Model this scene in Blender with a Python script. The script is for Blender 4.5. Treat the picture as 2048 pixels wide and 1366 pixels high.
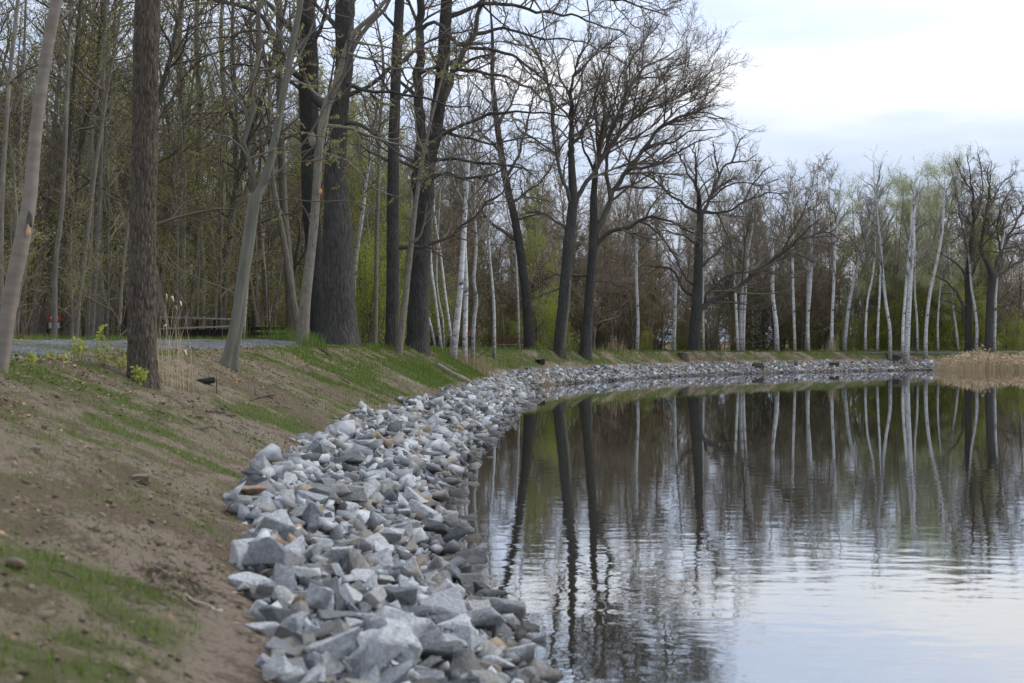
import bpy, bmesh, math, random
import numpy as np
from mathutils import Vector, Matrix, Euler

for o in list(bpy.data.objects):
    bpy.data.objects.remove(o)
SC = bpy.context.scene
COL = SC.collection
R_ = math.radians
rng = np.random.default_rng(11)
random.seed(5)

# ------------------------------------------------------------------ camera
F = 2844.0      # focal length in photo pixels (2048 wide)
H = 2.4         # eye height above the water
YH = 676.0      # horizon row
cam = bpy.data.cameras.new('camera')
cam.lens = 50.0
cam.sensor_width = 36.0
cam.shift_y = -7.0 / 2048.0
cam.clip_start = 0.1
cam.clip_end = 3000.0
cam.dof.use_dof = True
cam.dof.focus_distance = 46.0
cam.dof.aperture_fstop = 2.8
camo = bpy.data.objects.new('camera', cam)
camo.location = (0, 0, H)
camo.rotation_euler = (R_(90), 0, 0)
COL.objects.link(camo)
SC.camera = camo

# ------------------------------------------------------------------ sky and sun
SUN_EL, SUN_AZ = R_(44), R_(72)        # azimuth measured from +Y towards +X
world = bpy.data.worlds.new('World')
SC.world = world
world.use_nodes = True
wn, wl = world.node_tree.nodes, world.node_tree.links
wn.clear()
def wnode(t, **k):
    n = wn.new(t)
    for a, v in k.items():
        setattr(n, a, v)
    return n
wout = wnode('ShaderNodeOutputWorld')
bg = wnode('ShaderNodeBackground')
sky = wnode('ShaderNodeTexSky', sky_type='NISHITA', sun_disc=False, sun_elevation=SUN_EL, sun_rotation=SUN_AZ)
sky.air_density = 1.0; sky.dust_density = 2.0; sky.ozone_density = 1.5
tc = wnode('ShaderNodeTexCoord')
mp = wnode('ShaderNodeMapping'); mp.inputs['Scale'].default_value = (1.0, 1.0, 4.5)
mp.inputs['Location'].default_value = (0.35, 0.1, 0.5)
nz = wnode('ShaderNodeTexNoise'); nz.inputs['Scale'].default_value = 2.6; nz.inputs['Detail'].default_value = 6; nz.inputs['Roughness'].default_value = 0.52
cr = wnode('ShaderNodeValToRGB')
cr.color_ramp.elements[0].position = 0.43; cr.color_ramp.elements[0].color = (4.7, 5.5, 7.0, 1)
cr.color_ramp.elements[1].position = 0.68; cr.color_ramp.elements[1].color = (7.9, 7.8, 7.75, 1)
e = cr.color_ramp.elements.new(0.55); e.color = (5.9, 6.5, 7.7, 1)
sep = wnode('ShaderNodeSeparateXYZ')
grad = wnode('ShaderNodeMapRange'); grad.inputs[1].default_value = 0.0; grad.inputs[2].default_value = 0.30
grad.inputs[3].default_value = 0.76; grad.inputs[4].default_value = 1.5
mul = wnode('ShaderNodeMix', data_type='RGBA', blend_type='MULTIPLY'); mul.inputs['Factor'].default_value = 1
mix = wnode('ShaderNodeMix', data_type='RGBA'); mix.inputs['Factor'].default_value = 0.9
wl.new(tc.outputs['Generated'], mp.inputs['Vector']); wl.new(mp.outputs[0], nz.inputs['Vector'])
wl.new(nz.outputs['Fac'], cr.inputs['Fac'])
wl.new(tc.outputs['Generated'], sep.inputs[0]); wl.new(sep.outputs['Z'], grad.inputs[0])
wl.new(cr.outputs['Color'], mul.inputs['A']); wl.new(grad.outputs[0], mul.inputs['B'])
wl.new(sky.outputs['Color'], mix.inputs['A']); wl.new(mul.outputs['Result'], mix.inputs['B'])
wl.new(mix.outputs['Result'], bg.inputs['Color'])
bg.inputs['Strength'].default_value = 0.12
wl.new(bg.outputs[0], wout.inputs[0])

sl = bpy.data.lights.new('sun', 'SUN')
sl.energy = 1.5; sl.angle = R_(24); sl.color = (1.0, 0.96, 0.9)
so = bpy.data.objects.new('sun', sl)
sd = Vector((math.sin(SUN_AZ) * math.cos(SUN_EL), math.cos(SUN_AZ) * math.cos(SUN_EL), math.sin(SUN_EL)))
so.rotation_euler = (-sd).to_track_quat('-Z', 'Y').to_euler()
so.location = (0, 0, 60)
COL.objects.link(so)

SC.view_settings.view_transform = 'Standard'
SC.view_settings.look = 'None'
SC.view_settings.exposure = 0.16
SC.view_settings.gamma = 1.0
SC.view_settings.use_curve_mapping = False
SC.render.engine = 'CYCLES'
SC.cycles.max_bounces = 5
SC.cycles.diffuse_bounces = 2
SC.cycles.glossy_bounces = 2
SC.cycles.transmission_bounces = 2
SC.cycles.use_denoising = True
SC.cycles.debug_use_spatial_splits = True
SC.cycles.sample_clamp_indirect = 4.0

# ------------------------------------------------------------------ helpers
def tag(o, label=None, cat=None, group=None, kind=None):
    if label: o['label'] = label
    if cat: o['category'] = cat
    if group: o['group'] = group
    if kind: o['kind'] = kind
    return o

def link(name, me, mat=None, parent=None):
    o = bpy.data.objects.new(name, me)
    COL.objects.link(o)
    if mat is not None and me is not None and len(me.materials) == 0:
        me.materials.append(mat)
    if parent is not None:
        o.parent = parent
    return o

def empty(name, loc=(0, 0, 0), rz=0.0):
    o = bpy.data.objects.new(name, None)
    o.empty_display_size = 0.2
    o.location = loc
    o.rotation_euler = (0, 0, rz)
    COL.objects.link(o)
    return o

def mesh_np(name, V, quads=None, tris=None, smooth=True, attrs=None, qmat=None, tmat=None):
    V = np.asarray(V, dtype=np.float32).reshape(-1, 3)
    q = np.asarray(quads if quads is not None else [], dtype=np.int32).reshape(-1, 4)
    t = np.asarray(tris if tris is not None else [], dtype=np.int32).reshape(-1, 3)
    me = bpy.data.meshes.new(name)
    me.vertices.add(len(V)); me.vertices.foreach_set('co', V.ravel())
    nl = q.size + t.size
    me.loops.add(nl)
    me.loops.foreach_set('vertex_index', np.concatenate([q.ravel(), t.ravel()]))
    npol = len(q) + len(t)
    me.polygons.add(npol)
    st = np.concatenate([np.arange(len(q)) * 4, q.size + np.arange(len(t)) * 3]).astype(np.int32)
    me.polygons.foreach_set('loop_start', st)
    if smooth:
        me.polygons.foreach_set('use_smooth', np.ones(npol, dtype=bool))
    if qmat is not None or tmat is not None:
        mi = np.concatenate([np.zeros(len(q), np.int32) if qmat is None else qmat, np.zeros(len(t), np.int32) if tmat is None else tmat]).astype(np.int32)
        me.polygons.foreach_set('material_index', mi)
    me.update(calc_edges=True)
    if attrs:
        for k, (tp, arr) in attrs.items():
            a = me.attributes.new(k, tp, 'POINT')
            a.data.foreach_set('vector' if tp == 'FLOAT_VECTOR' else 'value', np.asarray(arr, dtype=np.float32).ravel())
    return me

# vectorised gradient-free value noise, -1..1
def _hash(ix, iy, iz, seed):
    h = (ix * 374761393 + iy * 668265263 + iz * 2147483647 + seed * 974634777) & 0xFFFFFFFF
    h = ((h ^ (h >> 13)) * 1274126177) & 0xFFFFFFFF
    h = h ^ (h >> 16)
    return (h & 0xFFFFFF) / float(0xFFFFFF) * 2 - 1
def vnoise(x, y, z=0.0, seed=0):
    x, y, z = np.broadcast_arrays(np.asarray(x, float), np.asarray(y, float), np.asarray(z, float))
    xi, yi, zi = np.floor(x).astype(np.int64), np.floor(y).astype(np.int64), np.floor(z).astype(np.int64)
    xf, yf, zf = x - xi, y - yi, z - zi
    u, v, w = [f * f * (3 - 2 * f) for f in (xf, yf, zf)]
    r = 0
    for dx in (0, 1):
        for dy in (0, 1):
            for dz in (0, 1):
                r = r + _hash(xi + dx, yi + dy, zi + dz, seed) * (u if dx else 1 - u) * (v if dy else 1 - v) * (w if dz else 1 - w)
    return r
def fbm(x, y, z=0.0, seed=0, octv=3):
    r, a, f = 0, 1.0, 1.0
    for i in range(octv):
        r = r + a * vnoise(np.asarray(x) * f, np.asarray(y) * f, np.asarray(z) * f, seed + i * 17)
        a *= 0.5; f *= 2.03
    return r / 1.75
def sstep(a, b, x):
    t = np.clip((np.asarray(x, float) - a) / (b - a), 0, 1)
    return t * t * (3 - 2 * t)

# ------------------------------------------------------------------ materials
def mat_new(name):
    m = bpy.data.materials.new(name)
    m.use_nodes = True
    nt = m.node_tree
    b = nt.nodes['Principled BSDF']
    b.inputs['Specular IOR Level'].default_value = 0.25
    return m, nt.nodes, nt.links, b
def nd(ns, t, **k):
    n = ns.new(t)
    for a, v in k.items():
        if a.startswith('i_'):
            n.inputs[a[2:].replace('_', ' ')].default_value = v
        else:
            setattr(n, a, v)
    return n
def ramp(ns, stops):
    r = ns.new('ShaderNodeValToRGB')
    els = r.color_ramp.elements
    els[0].position, els[0].color = stops[0][0], (*stops[0][1], 1)
    els[1].position, els[1].color = stops[-1][0], (*stops[-1][1], 1)
    for p, c in stops[1:-1]:
        e_ = els.new(p); e_.color = (*c, 1)
    return r

def mat_bark(name, dark, light, sc=(22, 22, 4), bump=0.6, dist=0.02, crack=True, tint=None, rough=0.9):
    """bark mapped along the limb by the attribute 'bk' (round the stem, along the stem)"""
    m, ns, ls, b = mat_new(name)
    at_ = nd(ns, 'ShaderNodeAttribute', attribute_name='bk')
    mp_ = nd(ns, 'ShaderNodeMapping'); mp_.inputs['Scale'].default_value = sc
    ls.new(at_.outputs['Vector'], mp_.inputs['Vector'])
    n1 = nd(ns, 'ShaderNodeTexNoise', i_Scale=0.8, i_Detail=4.0, i_Roughness=0.6)
    ls.new(mp_.outputs[0], n1.inputs['Vector'])
    if crack:
        mx = nd(ns, 'ShaderNodeMix', data_type='RGBA', blend_type='LINEAR_LIGHT'); mx.inputs['Factor'].default_value = 0.35
        ls.new(mp_.outputs[0], mx.inputs['A']); ls.new(n1.outputs['Color'], mx.inputs['B'])
        v = nd(ns, 'ShaderNodeTexVoronoi', feature='DISTANCE_TO_EDGE', i_Scale=1.0)
        ls.new(mx.outputs['Result'], v.inputs['Vector'])
        mr = nd(ns, 'ShaderNodeMapRange'); mr.inputs[1].default_value = 0.0; mr.inputs[2].default_value = 0.28
        ls.new(v.outputs['Distance'], mr.inputs[0])
        hgt = mr.outputs[0]
    else:
        hgt = n1.outputs['Fac']
    rp = ramp(ns, [(0.25, dark), (0.75, light)])
    add = nd(ns, 'ShaderNodeMath', operation='MULTIPLY_ADD')
    add.inputs[1].default_value = 0.35 if crack else 0.0
    ls.new(hgt, add.inputs[0]); ls.new(n1.outputs['Fac'], add.inputs[2])
    ls.new(add.outputs[0], rp.inputs['Fac'])
    colo = rp.outputs['Color']
    # lichen and weather blotches with their own shape
    geo = nd(ns, 'ShaderNodeTexCoord')
    n2 = nd(ns, 'ShaderNodeTexNoise', i_Scale=1.3, i_Detail=4.0, i_Roughness=0.65)
    ls.new(geo.outputs['Object'], n2.inputs['Vector'])
    mr2 = nd(ns, 'ShaderNodeMapRange'); mr2.inputs[1].default_value = 0.5; mr2.inputs[2].default_value = 0.72
    ls.new(n2.outputs['Fac'], mr2.inputs[0])
    mx2 = nd(ns, 'ShaderNodeMix', data_type='RGBA')
    mx2.inputs['B'].default_value = (*(tint or (light[0] * 1.3, light[1] * 1.45, light[2] * 1.2)), 1)
    mm = nd(ns, 'ShaderNodeMath', operation='MULTIPLY'); mm.inputs[1].default_value = 0.55
    ls.new(mr2.outputs[0], mm.inputs[0]); ls.new(mm.outputs[0], mx2.inputs['Factor'])
    ls.new(colo, mx2.inputs['A'])
    # every tree a little different
    oi = nd(ns, 'ShaderNodeObjectInfo')
    mr3 = nd(ns, 'ShaderNodeMapRange'); mr3.inputs[3].default_value = 0.78; mr3.inputs[4].default_value = 1.25
    ls.new(oi.outputs['Random'], mr3.inputs[0])
    mx3 = nd(ns, 'ShaderNodeMix', data_type='RGBA', blend_type='MULTIPLY'); mx3.inputs['Factor'].default_value = 1
    ls.new(mx2.outputs['Result'], mx3.inputs['A']); ls.new(mr3.outputs[0], mx3.inputs['B'])
    ls.new(mx3.outputs['Result'], b.inputs['Base Color'])
    bp = nd(ns, 'ShaderNodeBump', i_Strength=bump, i_Distance=dist)
    ls.new(hgt, bp.inputs['Height']); ls.new(bp.outputs[0], b.inputs['Normal'])
    b.inputs['Roughness'].default_value = rough
    return m

def mat_birch(name):
    m, ns, ls, b = mat_new(name)
    at_ = nd(ns, 'ShaderNodeAttribute', attribute_name='bk')
    mp_ = nd(ns, 'ShaderNodeMapping'); mp_.inputs['Scale'].default_value = (7, 7, 9)
    ls.new(at_.outputs['Vector'], mp_.inputs['Vector'])
    n1 = nd(ns, 'ShaderNodeTexNoise', i_Scale=1.0, i_Detail=3.0, i_Roughness=0.6)
    ls.new(mp_.outputs[0], n1.inputs['Vector'])
    rp = ramp(ns, [(0.34, (0.04, 0.037, 0.034)), (0.42, (0.44, 0.43, 0.40)), (0.62, (0.60, 0.60, 0.57)), (0.8, (0.44, 0.41, 0.36))])
    ls.new(n1.outputs['Fac'], rp.inputs['Fac'])
    mp2 = nd(ns, 'ShaderNodeMapping'); mp2.inputs['Scale'].default_value = (1.2, 1.2, 0.55)
    ls.new(at_.outputs['Vector'], mp2.inputs['Vector'])
    n2 = nd(ns, 'ShaderNodeTexNoise', i_Scale=1.0, i_Detail=3.0)
    ls.new(mp2.outputs[0], n2.inputs['Vector'])
    # rough dark bark at the foot: 'bk'.z is metres from the foot
    sp = nd(ns, 'ShaderNodeSeparateXYZ'); ls.new(at_.outputs['Vector'], sp.inputs[0])
    ad = nd(ns, 'ShaderNodeMath', operation='MULTIPLY_ADD'); ad.inputs[1].default_value = 3.2
    ls.new(n1.outputs['Fac'], ad.inputs[0]); ls.new(sp.outputs['Z'], ad.inputs[2])
    mr = nd(ns, 'ShaderNodeMapRange'); mr.inputs[1].default_value = 2.0; mr.inputs[2].default_value = 3.4
    mr.inputs[3].default_value = 1.0; mr.inputs[4].default_value = 0.0
    ls.new(ad.outputs[0], mr.inputs[0])
    mx = nd(ns, 'ShaderNodeMix', data_type='RGBA'); mx.inputs['B'].default_value = (0.16, 0.145, 0.125, 1)
    ls.new(mr.outputs[0], mx.inputs['Factor']); ls.new(rp.outputs['Color'], mx.inputs['A'])
    oi = nd(ns, 'ShaderNodeObjectInfo')
    mr3 = nd(ns, 'ShaderNodeMapRange'); mr3.inputs[3].default_value = 0.62; mr3.inputs[4].default_value = 1.1
    ls.new(oi.outputs['Random'], mr3.inputs[0])
    mx3 = nd(ns, 'ShaderNodeMix', data_type='RGBA', blend_type='MULTIPLY'); mx3.inputs['Factor'].default_value = 1
    ls.new(mx.outputs['Result'], mx3.inputs['A']); ls.new(mr3.outputs[0], mx3.inputs['B'])
    ls.new(mx3.outputs['Result'], b.inputs['Base Color'])
    b.inputs['Roughness'].default_value = 0.75
    return m

def mat_plain(name, c1, c2, scale=8.0, rough=0.85, trans=0.0, island=True, spec=0.2):
    m, ns, ls, b = mat_new(name)
    rp = ramp(ns, [(0.0, c1), (1.0, c2)])
    if island:
        g = nd(ns, 'ShaderNodeNewGeometry')
        ls.new(g.outputs['Random Per Island'], rp.inputs['Fac'])
    else:
        t_ = nd(ns, 'ShaderNodeTexCoord')
        n_ = nd(ns, 'ShaderNodeTexNoise', i_Scale=scale, i_Detail=4.0)
        ls.new(t_.outputs['Object'], n_.inputs['Vector'])
        mr = nd(ns, 'ShaderNodeMapRange'); mr.inputs[1].default_value = 0.3; mr.inputs[2].default_value = 0.7
        ls.new(n_.outputs['Fac'], mr.inputs[0]); ls.new(mr.outputs[0], rp.inputs['Fac'])
        bp = nd(ns, 'ShaderNodeBump', i_Strength=0.4, i_Distance=0.01)
        ls.new(n_.outputs['Fac'], bp.inputs['Height']); ls.new(bp.outputs[0], b.inputs['Normal'])
    ls.new(rp.outputs['Color'], b.inputs['Base Color'])
    b.inputs['Roughness'].default_value = rough
    b.inputs['Specular IOR Level'].default_value = spec
    if trans > 0:
        out = ns['Material Output']
        tr = nd(ns, 'ShaderNodeBsdfTranslucent')
        ls.new(rp.outputs['Color'], tr.inputs['Color'])
        ms = nd(ns, 'ShaderNodeMixShader'); ms.inputs[0].default_value = trans
        ls.new(b.outputs[0], ms.inputs[1]); ls.new(tr.outputs[0], ms.inputs[2])
        ls.new(ms.outputs[0], out.inputs['Surface'])
    return m

def mat_stone(name, per_object):
    m, ns, ls, b = mat_new(name)
    if per_object:
        src = nd(ns, 'ShaderNodeObjectInfo').outputs['Random']
    else:
        src = nd(ns, 'ShaderNodeNewGeometry').outputs['Random Per Island']
    rp = ramp(ns, [(0.0, (0.085, 0.088, 0.092)), (0.16, (0.15, 0.155, 0.162)), (0.36, (0.24, 0.25, 0.26)), (0.56, (0.37, 0.378, 0.385)), (0.80, (0.50, 0.505, 0.505)), (0.89, (0.28, 0.27, 0.24)),
                   (0.955, (0.22, 0.205, 0.185)), (0.978, (0.31, 0.25, 0.165)), (1.0, (0.31, 0.21, 0.145))])
    ls.new(src, rp.inputs['Fac'])
    t_ = nd(ns, 'ShaderNodeTexCoord')
    n_ = nd(ns, 'ShaderNodeTexNoise', i_Scale=6.0, i_Detail=6.0, i_Roughness=0.65)
    ls.new(t_.outputs['Object'], n_.inputs['Vector'])
    mr = nd(ns, 'ShaderNodeMapRange'); mr.inputs[1].default_value = 0.25; mr.inputs[2].default_value = 0.75
    mr.inputs[3].default_value = 0.5; mr.inputs[4].default_value = 1.35
    ls.new(n_.outputs['Fac'], mr.inputs[0])
    mx = nd(ns, 'ShaderNodeMix', data_type='RGBA', blend_type='MULTIPLY'); mx.inputs['Factor'].default_value = 1
    ls.new(rp.outputs['Color'], mx.inputs['A']); ls.new(mr.outputs[0], mx.inputs['B'])
    # dust and iron stain in blotches
    nst = nd(ns, 'ShaderNodeTexNoise', i_Scale=2.2, i_Detail=5.0, i_Roughness=0.7); gpo = nd(ns, 'ShaderNodeNewGeometry')
    ls.new(gpo.outputs['Position'], nst.inputs['Vector'])
    mst = nd(ns, 'ShaderNodeMapRange'); mst.inputs[1].default_value = 0.5; mst.inputs[2].default_value = 0.75; mst.inputs[4].default_value = 0.6
    ls.new(nst.outputs['Fac'], mst.inputs[0])
    mxs = nd(ns, 'ShaderNodeMix', data_type='RGBA'); mxs.inputs['B'].default_value = (0.23, 0.19, 0.14, 1)
    ls.new(mst.outputs[0], mxs.inputs['Factor']); ls.new(mx.outputs['Result'], mxs.inputs['A'])
    mx = mxs
    # wet and algae-dark near the water line
    gg = nd(ns, 'ShaderNodeNewGeometry'); sp = nd(ns, 'ShaderNodeSeparateXYZ'); ls.new(gg.outputs['Position'], sp.inputs[0])
    nw = nd(ns, 'ShaderNodeTexNoise', i_Scale=3.0, i_Detail=2.0); ls.new(gg.outputs['Position'], nw.inputs['Vector'])
    ma = nd(ns, 'ShaderNodeMath', operation='MULTIPLY_ADD'); ma.inputs[1].default_value = -0.12
    ls.new(nw.outputs['Fac'], ma.inputs[0]); ls.new(sp.outputs['Z'], ma.inputs[2])
    mw = nd(ns, 'ShaderNodeMapRange'); mw.inputs[1].default_value = 0.01; mw.inputs[2].default_value = 0.12
    mw.inputs[3].default_value = 0.75; mw.inputs[4].default_value = 0.0
    ls.new(ma.outputs[0], mw.inputs[0])
    mx2 = nd(ns, 'ShaderNodeMix', data_type='RGBA'); mx2.inputs['B'].default_value = (0.055, 0.05, 0.042, 1)
    ls.new(mw.outputs[0], mx2.inputs['Factor']); ls.new(mx.outputs['Result'], mx2.inputs['A'])
    ls.new(mx2.outputs['Result'], b.inputs['Base Color'])
    n3 = nd(ns, 'ShaderNodeTexNoise', i_Scale=28.0, i_Detail=4.0)
    ls.new(t_.outputs['Object'], n3.inputs['Vector'])
    bp = nd(ns, 'ShaderNodeBump', i_Strength=0.5, i_Distance=0.012)
    ls.new(n3.outputs['Fac'], bp.inputs['Height'])
    bp2 = nd(ns, 'ShaderNodeBump', i_Strength=0.5, i_Distance=0.04)
    ls.new(n_.outputs['Fac'], bp2.inputs['Height']); ls.new(bp.outputs[0], bp2.inputs['Normal'])
    ls.new(bp2.outputs[0], b.inputs['Normal'])
    b.inputs['Roughness'].default_value = 0.8
    return m

def mat_ground():
    m, ns, ls, b = mat_new('bank_soil')
    g = nd(ns, 'ShaderNodeNewGeometry')
    def noise(s, d=5.0, r=0.6, sy=1.0):
        mpn = nd(ns, 'ShaderNodeMapping'); mpn.inputs['Scale'].default_value = (s, s * sy, s)
        ls.new(g.outputs['Position'], mpn.inputs['Vector'])
        n = nd(ns, 'ShaderNodeTexNoise', i_Scale=1.0, i_Detail=d, i_Roughness=r)
        ls.new(mpn.outputs[0], n.inputs['Vector']); return n.outputs['Fac']
    big, mid, fine = noise(0.55), noise(3.2), noise(24.0, 6.0, 0.7)
    s1 = nd(ns, 'ShaderNodeMath', operation='MULTIPLY_ADD'); s1.inputs[1].default_value = 0.55
    ls.new(mid, s1.inputs[0]); ls.new(big, s1.inputs[2])
    s2 = nd(ns, 'ShaderNodeMath', operation='MULTIPLY_ADD'); s2.inputs[1].default_value = 0.7
    ls.new(fine, s2.inputs[0]); ls.new(s1.outputs[0], s2.inputs[2])
    rp = ramp(ns, [(0.86, (0.048, 0.034, 0.023)), (1.0, (0.112, 0.082, 0.056)), (1.12, (0.172, 0.131, 0.092)), (1.3, (0.25, 0.20, 0.15))])
    sc = nd(ns, 'ShaderNodeMapRange'); sc.inputs[1].default_value = 0.8; sc.inputs[2].default_value = 1.5; sc.inputs[3].default_value = 0; sc.inputs[4].default_value = 1
    for el, p in zip(rp.color_ramp.elements, (0.12, 0.36, 0.56, 0.85)):
        el.position = p
    ls.new(s2.outputs[0], sc.inputs[0]); ls.new(sc.outputs[0], rp.inputs['Fac'])
    ag = nd(ns, 'ShaderNodeAttribute', attribute_name='grass')
    rg = ramp(ns, [(0.3, (0.060, 0.070, 0.022)), (0.7, (0.115, 0.128, 0.042))])
    ls.new(fine, rg.inputs['Fac'])
    gm = nd(ns, 'ShaderNodeMath', operation='MULTIPLY'); ls.new(ag.outputs['Fac'], gm.inputs[0])
    mfr = nd(ns, 'ShaderNodeMapRange'); mfr.inputs[1].default_value = 0.30; mfr.inputs[2].default_value = 0.55; mfr.inputs[3].default_value = 0.3
    ls.new(fine, mfr.inputs[0])
    ls.new(mfr.outputs[0], gm.inputs[1])
    mx = nd(ns, 'ShaderNodeMix', data_type='RGBA')
    ls.new(gm.outputs[0], mx.inputs['Factor']); ls.new(rp.outputs['Color'], mx.inputs['A']); ls.new(rg.outputs['Color'], mx.inputs['B'])
    # forest floor: brown litter
    al = nd(ns, 'ShaderNodeAttribute', attribute_name='litter')
    rl = ramp(ns, [(0.3, (0.09, 0.068, 0.042)), (0.55, (0.17, 0.125, 0.075)), (0.75, (0.15, 0.16, 0.055))])
    ls.new(mid, rl.inputs['Fac'])
    mx2 = nd(ns, 'ShaderNodeMix', data_type='RGBA')
    ls.new(al.outputs['Fac'], mx2.inputs['Factor']); ls.new(mx.outputs['Result'], mx2.inputs['A']); ls.new(rl.outputs['Color'], mx2.inputs['B'])
    ls.new(mx2.outputs['Result'], b.inputs['Base Color'])
    bp = nd(ns, 'ShaderNodeBump', i_Strength=0.9, i_Distance=0.05)
    ls.new(fine, bp.inputs['Height']); ls.new(bp.outputs[0], b.inputs['Normal'])
    b.inputs['Roughness'].default_value = 0.95
    b.inputs['Specular IOR Level'].default_value = 0.1
    return m

def mat_gravel():
    m, ns, ls, b = mat_new('path_gravel')
    g = nd(ns, 'ShaderNodeNewGeometry')
    v = nd(ns, 'ShaderNodeTexVoronoi', i_Scale=26.0); ls.new(g.outputs['Position'], v.inputs['Vector'])
    sp = nd(ns, 'ShaderNodeSeparateColor'); ls.new(v.outputs['Color'], sp.inputs[0])
    rp = ramp(ns, [(0.0, (0.055, 0.057, 0.062)), (0.6, (0.118, 0.12, 0.124)), (0.93, (0.18, 0.182, 0.185)), (1.0, (0.30, 0.30, 0.295))])
    ls.new(sp.outputs[0], rp.inputs['Fac'])
    n = nd(ns, 'ShaderNodeTexNoise', i_Scale=1.4, i_Detail=4.0); ls.new(g.outputs['Position'], n.inputs['Vector'])
    mr = nd(ns, 'ShaderNodeMapRange'); mr.inputs[1].default_value = 0.3; mr.inputs[2].default_value = 0.7; mr.inputs[3].default_value = 0.75; mr.inputs[4].default_value = 1.2
    ls.new(n.outputs['Fac'], mr.inputs[0])
    mx = nd(ns, 'ShaderNodeMix', data_type='RGBA', blend_type='MULTIPLY'); mx.inputs['Factor'].default_value = 1
    ls.new(rp.outputs['Color'], mx.inputs['A']); ls.new(mr.outputs[0], mx.inputs['B'])
    ls.new(mx.outputs['Result'], b.inputs['Base Color'])
    bp = nd(ns, 'ShaderNodeBump', i_Strength=1.0, i_Distance=0.03); bp.invert = True
    ls.new(v.outputs['Distance'], bp.inputs['Height']); ls.new(bp.outputs[0], b.inputs['Normal'])
    b.inputs['Roughness'].default_value = 0.9
    return m

def mat_water():
    m, ns, ls, b = mat_new('pond_water')
    g = nd(ns, 'ShaderNodeNewGeometry')
    sp = nd(ns, 'ShaderNodeSeparateXYZ'); ls.new(g.outputs['Position'], sp.inputs[0])
    # ripples: long low swell, short wavelets; calmer in the lee of the far bank
    def noise(sx, sy, d, seed):
        mpn = nd(ns, 'ShaderNodeMapping'); mpn.inputs['Scale'].default_value = (sx, sy, 1); mpn.inputs['Location'].default_value = (seed, seed * 2, 0)
        mpn.inputs['Rotation'].default_value = (0, 0, R_(12))
        ls.new(g.outputs['Position'], mpn.inputs['Vector'])
        n = nd(ns, 'ShaderNodeTexNoise', i_Scale=1.0, i_Detail=d, i_Roughness=0.5)
        ls.new(mpn.outputs[0], n.inputs['Vector']); return n.outputs['Fac']
    a, c, w = noise(1.6, 2.6, 1.0, 3.0), noise(5.0, 7.5, 2.0, 7.0), noise(0.05, 0.09, 2.0, 1.0)
    s = nd(ns, 'ShaderNodeMath', operation='MULTIPLY_ADD'); s.inputs[1].default_value = 0.28
    ls.new(c, s.inputs[0]); ls.new(a, s.inputs[2])
    cal = nd(ns, 'ShaderNodeMapRange'); cal.inputs[1].default_value = 13.0; cal.inputs[2].default_value = 32.0
    cal.inputs[3].default_value = 1.0; cal.inputs[4].default_value = 0.12
    ls.new(sp.outputs['Y'], cal.inputs[0])
    wm = nd(ns, 'ShaderNodeMapRange'); wm.inputs[1].default_value = 0.35; wm.inputs[2].default_value = 0.65; wm.inputs[3].default_value = 0.7; wm.inputs[4].default_value = 1.2
    ls.new(w, wm.inputs[0])
    am = nd(ns, 'ShaderNodeMath', operation='MULTIPLY'); ls.new(cal.outputs[0], am.inputs[0]); ls.new(wm.outputs[0], am.inputs[1])
    hh = nd(ns, 'ShaderNodeMath', operation='MULTIPLY'); ls.new(s.outputs[0], hh.inputs[0]); ls.new(am.outputs[0], hh.inputs[1])
    bp = nd(ns, 'ShaderNodeBump', i_Strength=1.0, i_Distance=0.0042)
    ls.new(hh.outputs[0], bp.inputs['Height'])
    ls.new(bp.outputs[0], b.inputs['Normal'])
    b.inputs['Base Color'].default_value = (0.030, 0.027, 0.018, 1)
    b.inputs['Roughness'].default_value = 0.6
    b.inputs['Specular IOR Level'].default_value = 0.0
    gl = nd(ns, 'ShaderNodeBsdfGlossy'); gl.inputs['Roughness'].default_value = 0.015
    gl.inputs['Color'].default_value = (0.95, 0.97, 1.0, 1)
    ls.new(bp.outputs[0], gl.inputs['Normal'])
    fr = nd(ns, 'ShaderNodeFresnel'); fr.inputs['IOR'].default_value = 1.33
    pw = nd(ns, 'ShaderNodeMath', operation='POWER'); pw.inputs[1].default_value = 0.42
    ls.new(fr.outputs[0], pw.inputs[0])
    ms = nd(ns, 'ShaderNodeMixShader')
    ls.new(pw.outputs[0], ms.inputs[0]); ls.new(b.outputs[0], ms.inputs[1]); ls.new(gl.outputs[0], ms.inputs[2])
    ls.new(ms.outputs[0], ns['Material Output'].inputs['Surface'])
    return m

M = {}
M['oak'] = mat_bark('bark_oak', (0.018, 0.016, 0.014), (0.072, 0.066, 0.058), (30, 30, 3.0), 1.0, 0.03)
M['oaklimb'] = mat_bark('bark_oak_limb', (0.035, 0.031, 0.027), (0.082, 0.073, 0.062), (30, 30, 8), 0.6, 0.012)
M['scaly'] = mat_bark('bark_scaly_brown', (0.030, 0.023, 0.017), (0.125, 0.098, 0.074), (34, 34, 6), 1.0, 0.02)
M['pale'] = mat_bark('bark_pale_grey', (0.14, 0.115, 0.09), (0.27, 0.225, 0.18), (4, 4, 11), 0.5, 0.01, crack=False, tint=(0.26, 0.24, 0.21))
M['smooth'] = mat_bark('bark_smooth_olive', (0.075, 0.070, 0.052), (0.16, 0.148, 0.118), (14, 14, 1.6), 0.4, 0.008, crack=False, tint=(0.12, 0.13, 0.09))
M['grey'] = mat_bark('bark_grey_brown', (0.066, 0.056, 0.043), (0.18, 0.156, 0.122), (24, 24, 5), 0.5, 0.012)
M['greypale'] = mat_bark('bark_ash_grey', (0.075, 0.067, 0.052), (0.19, 0.17, 0.138), (16, 16, 4), 0.4, 0.01, crack=False)
M['birch'] = mat_birch('bark_birch')
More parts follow.
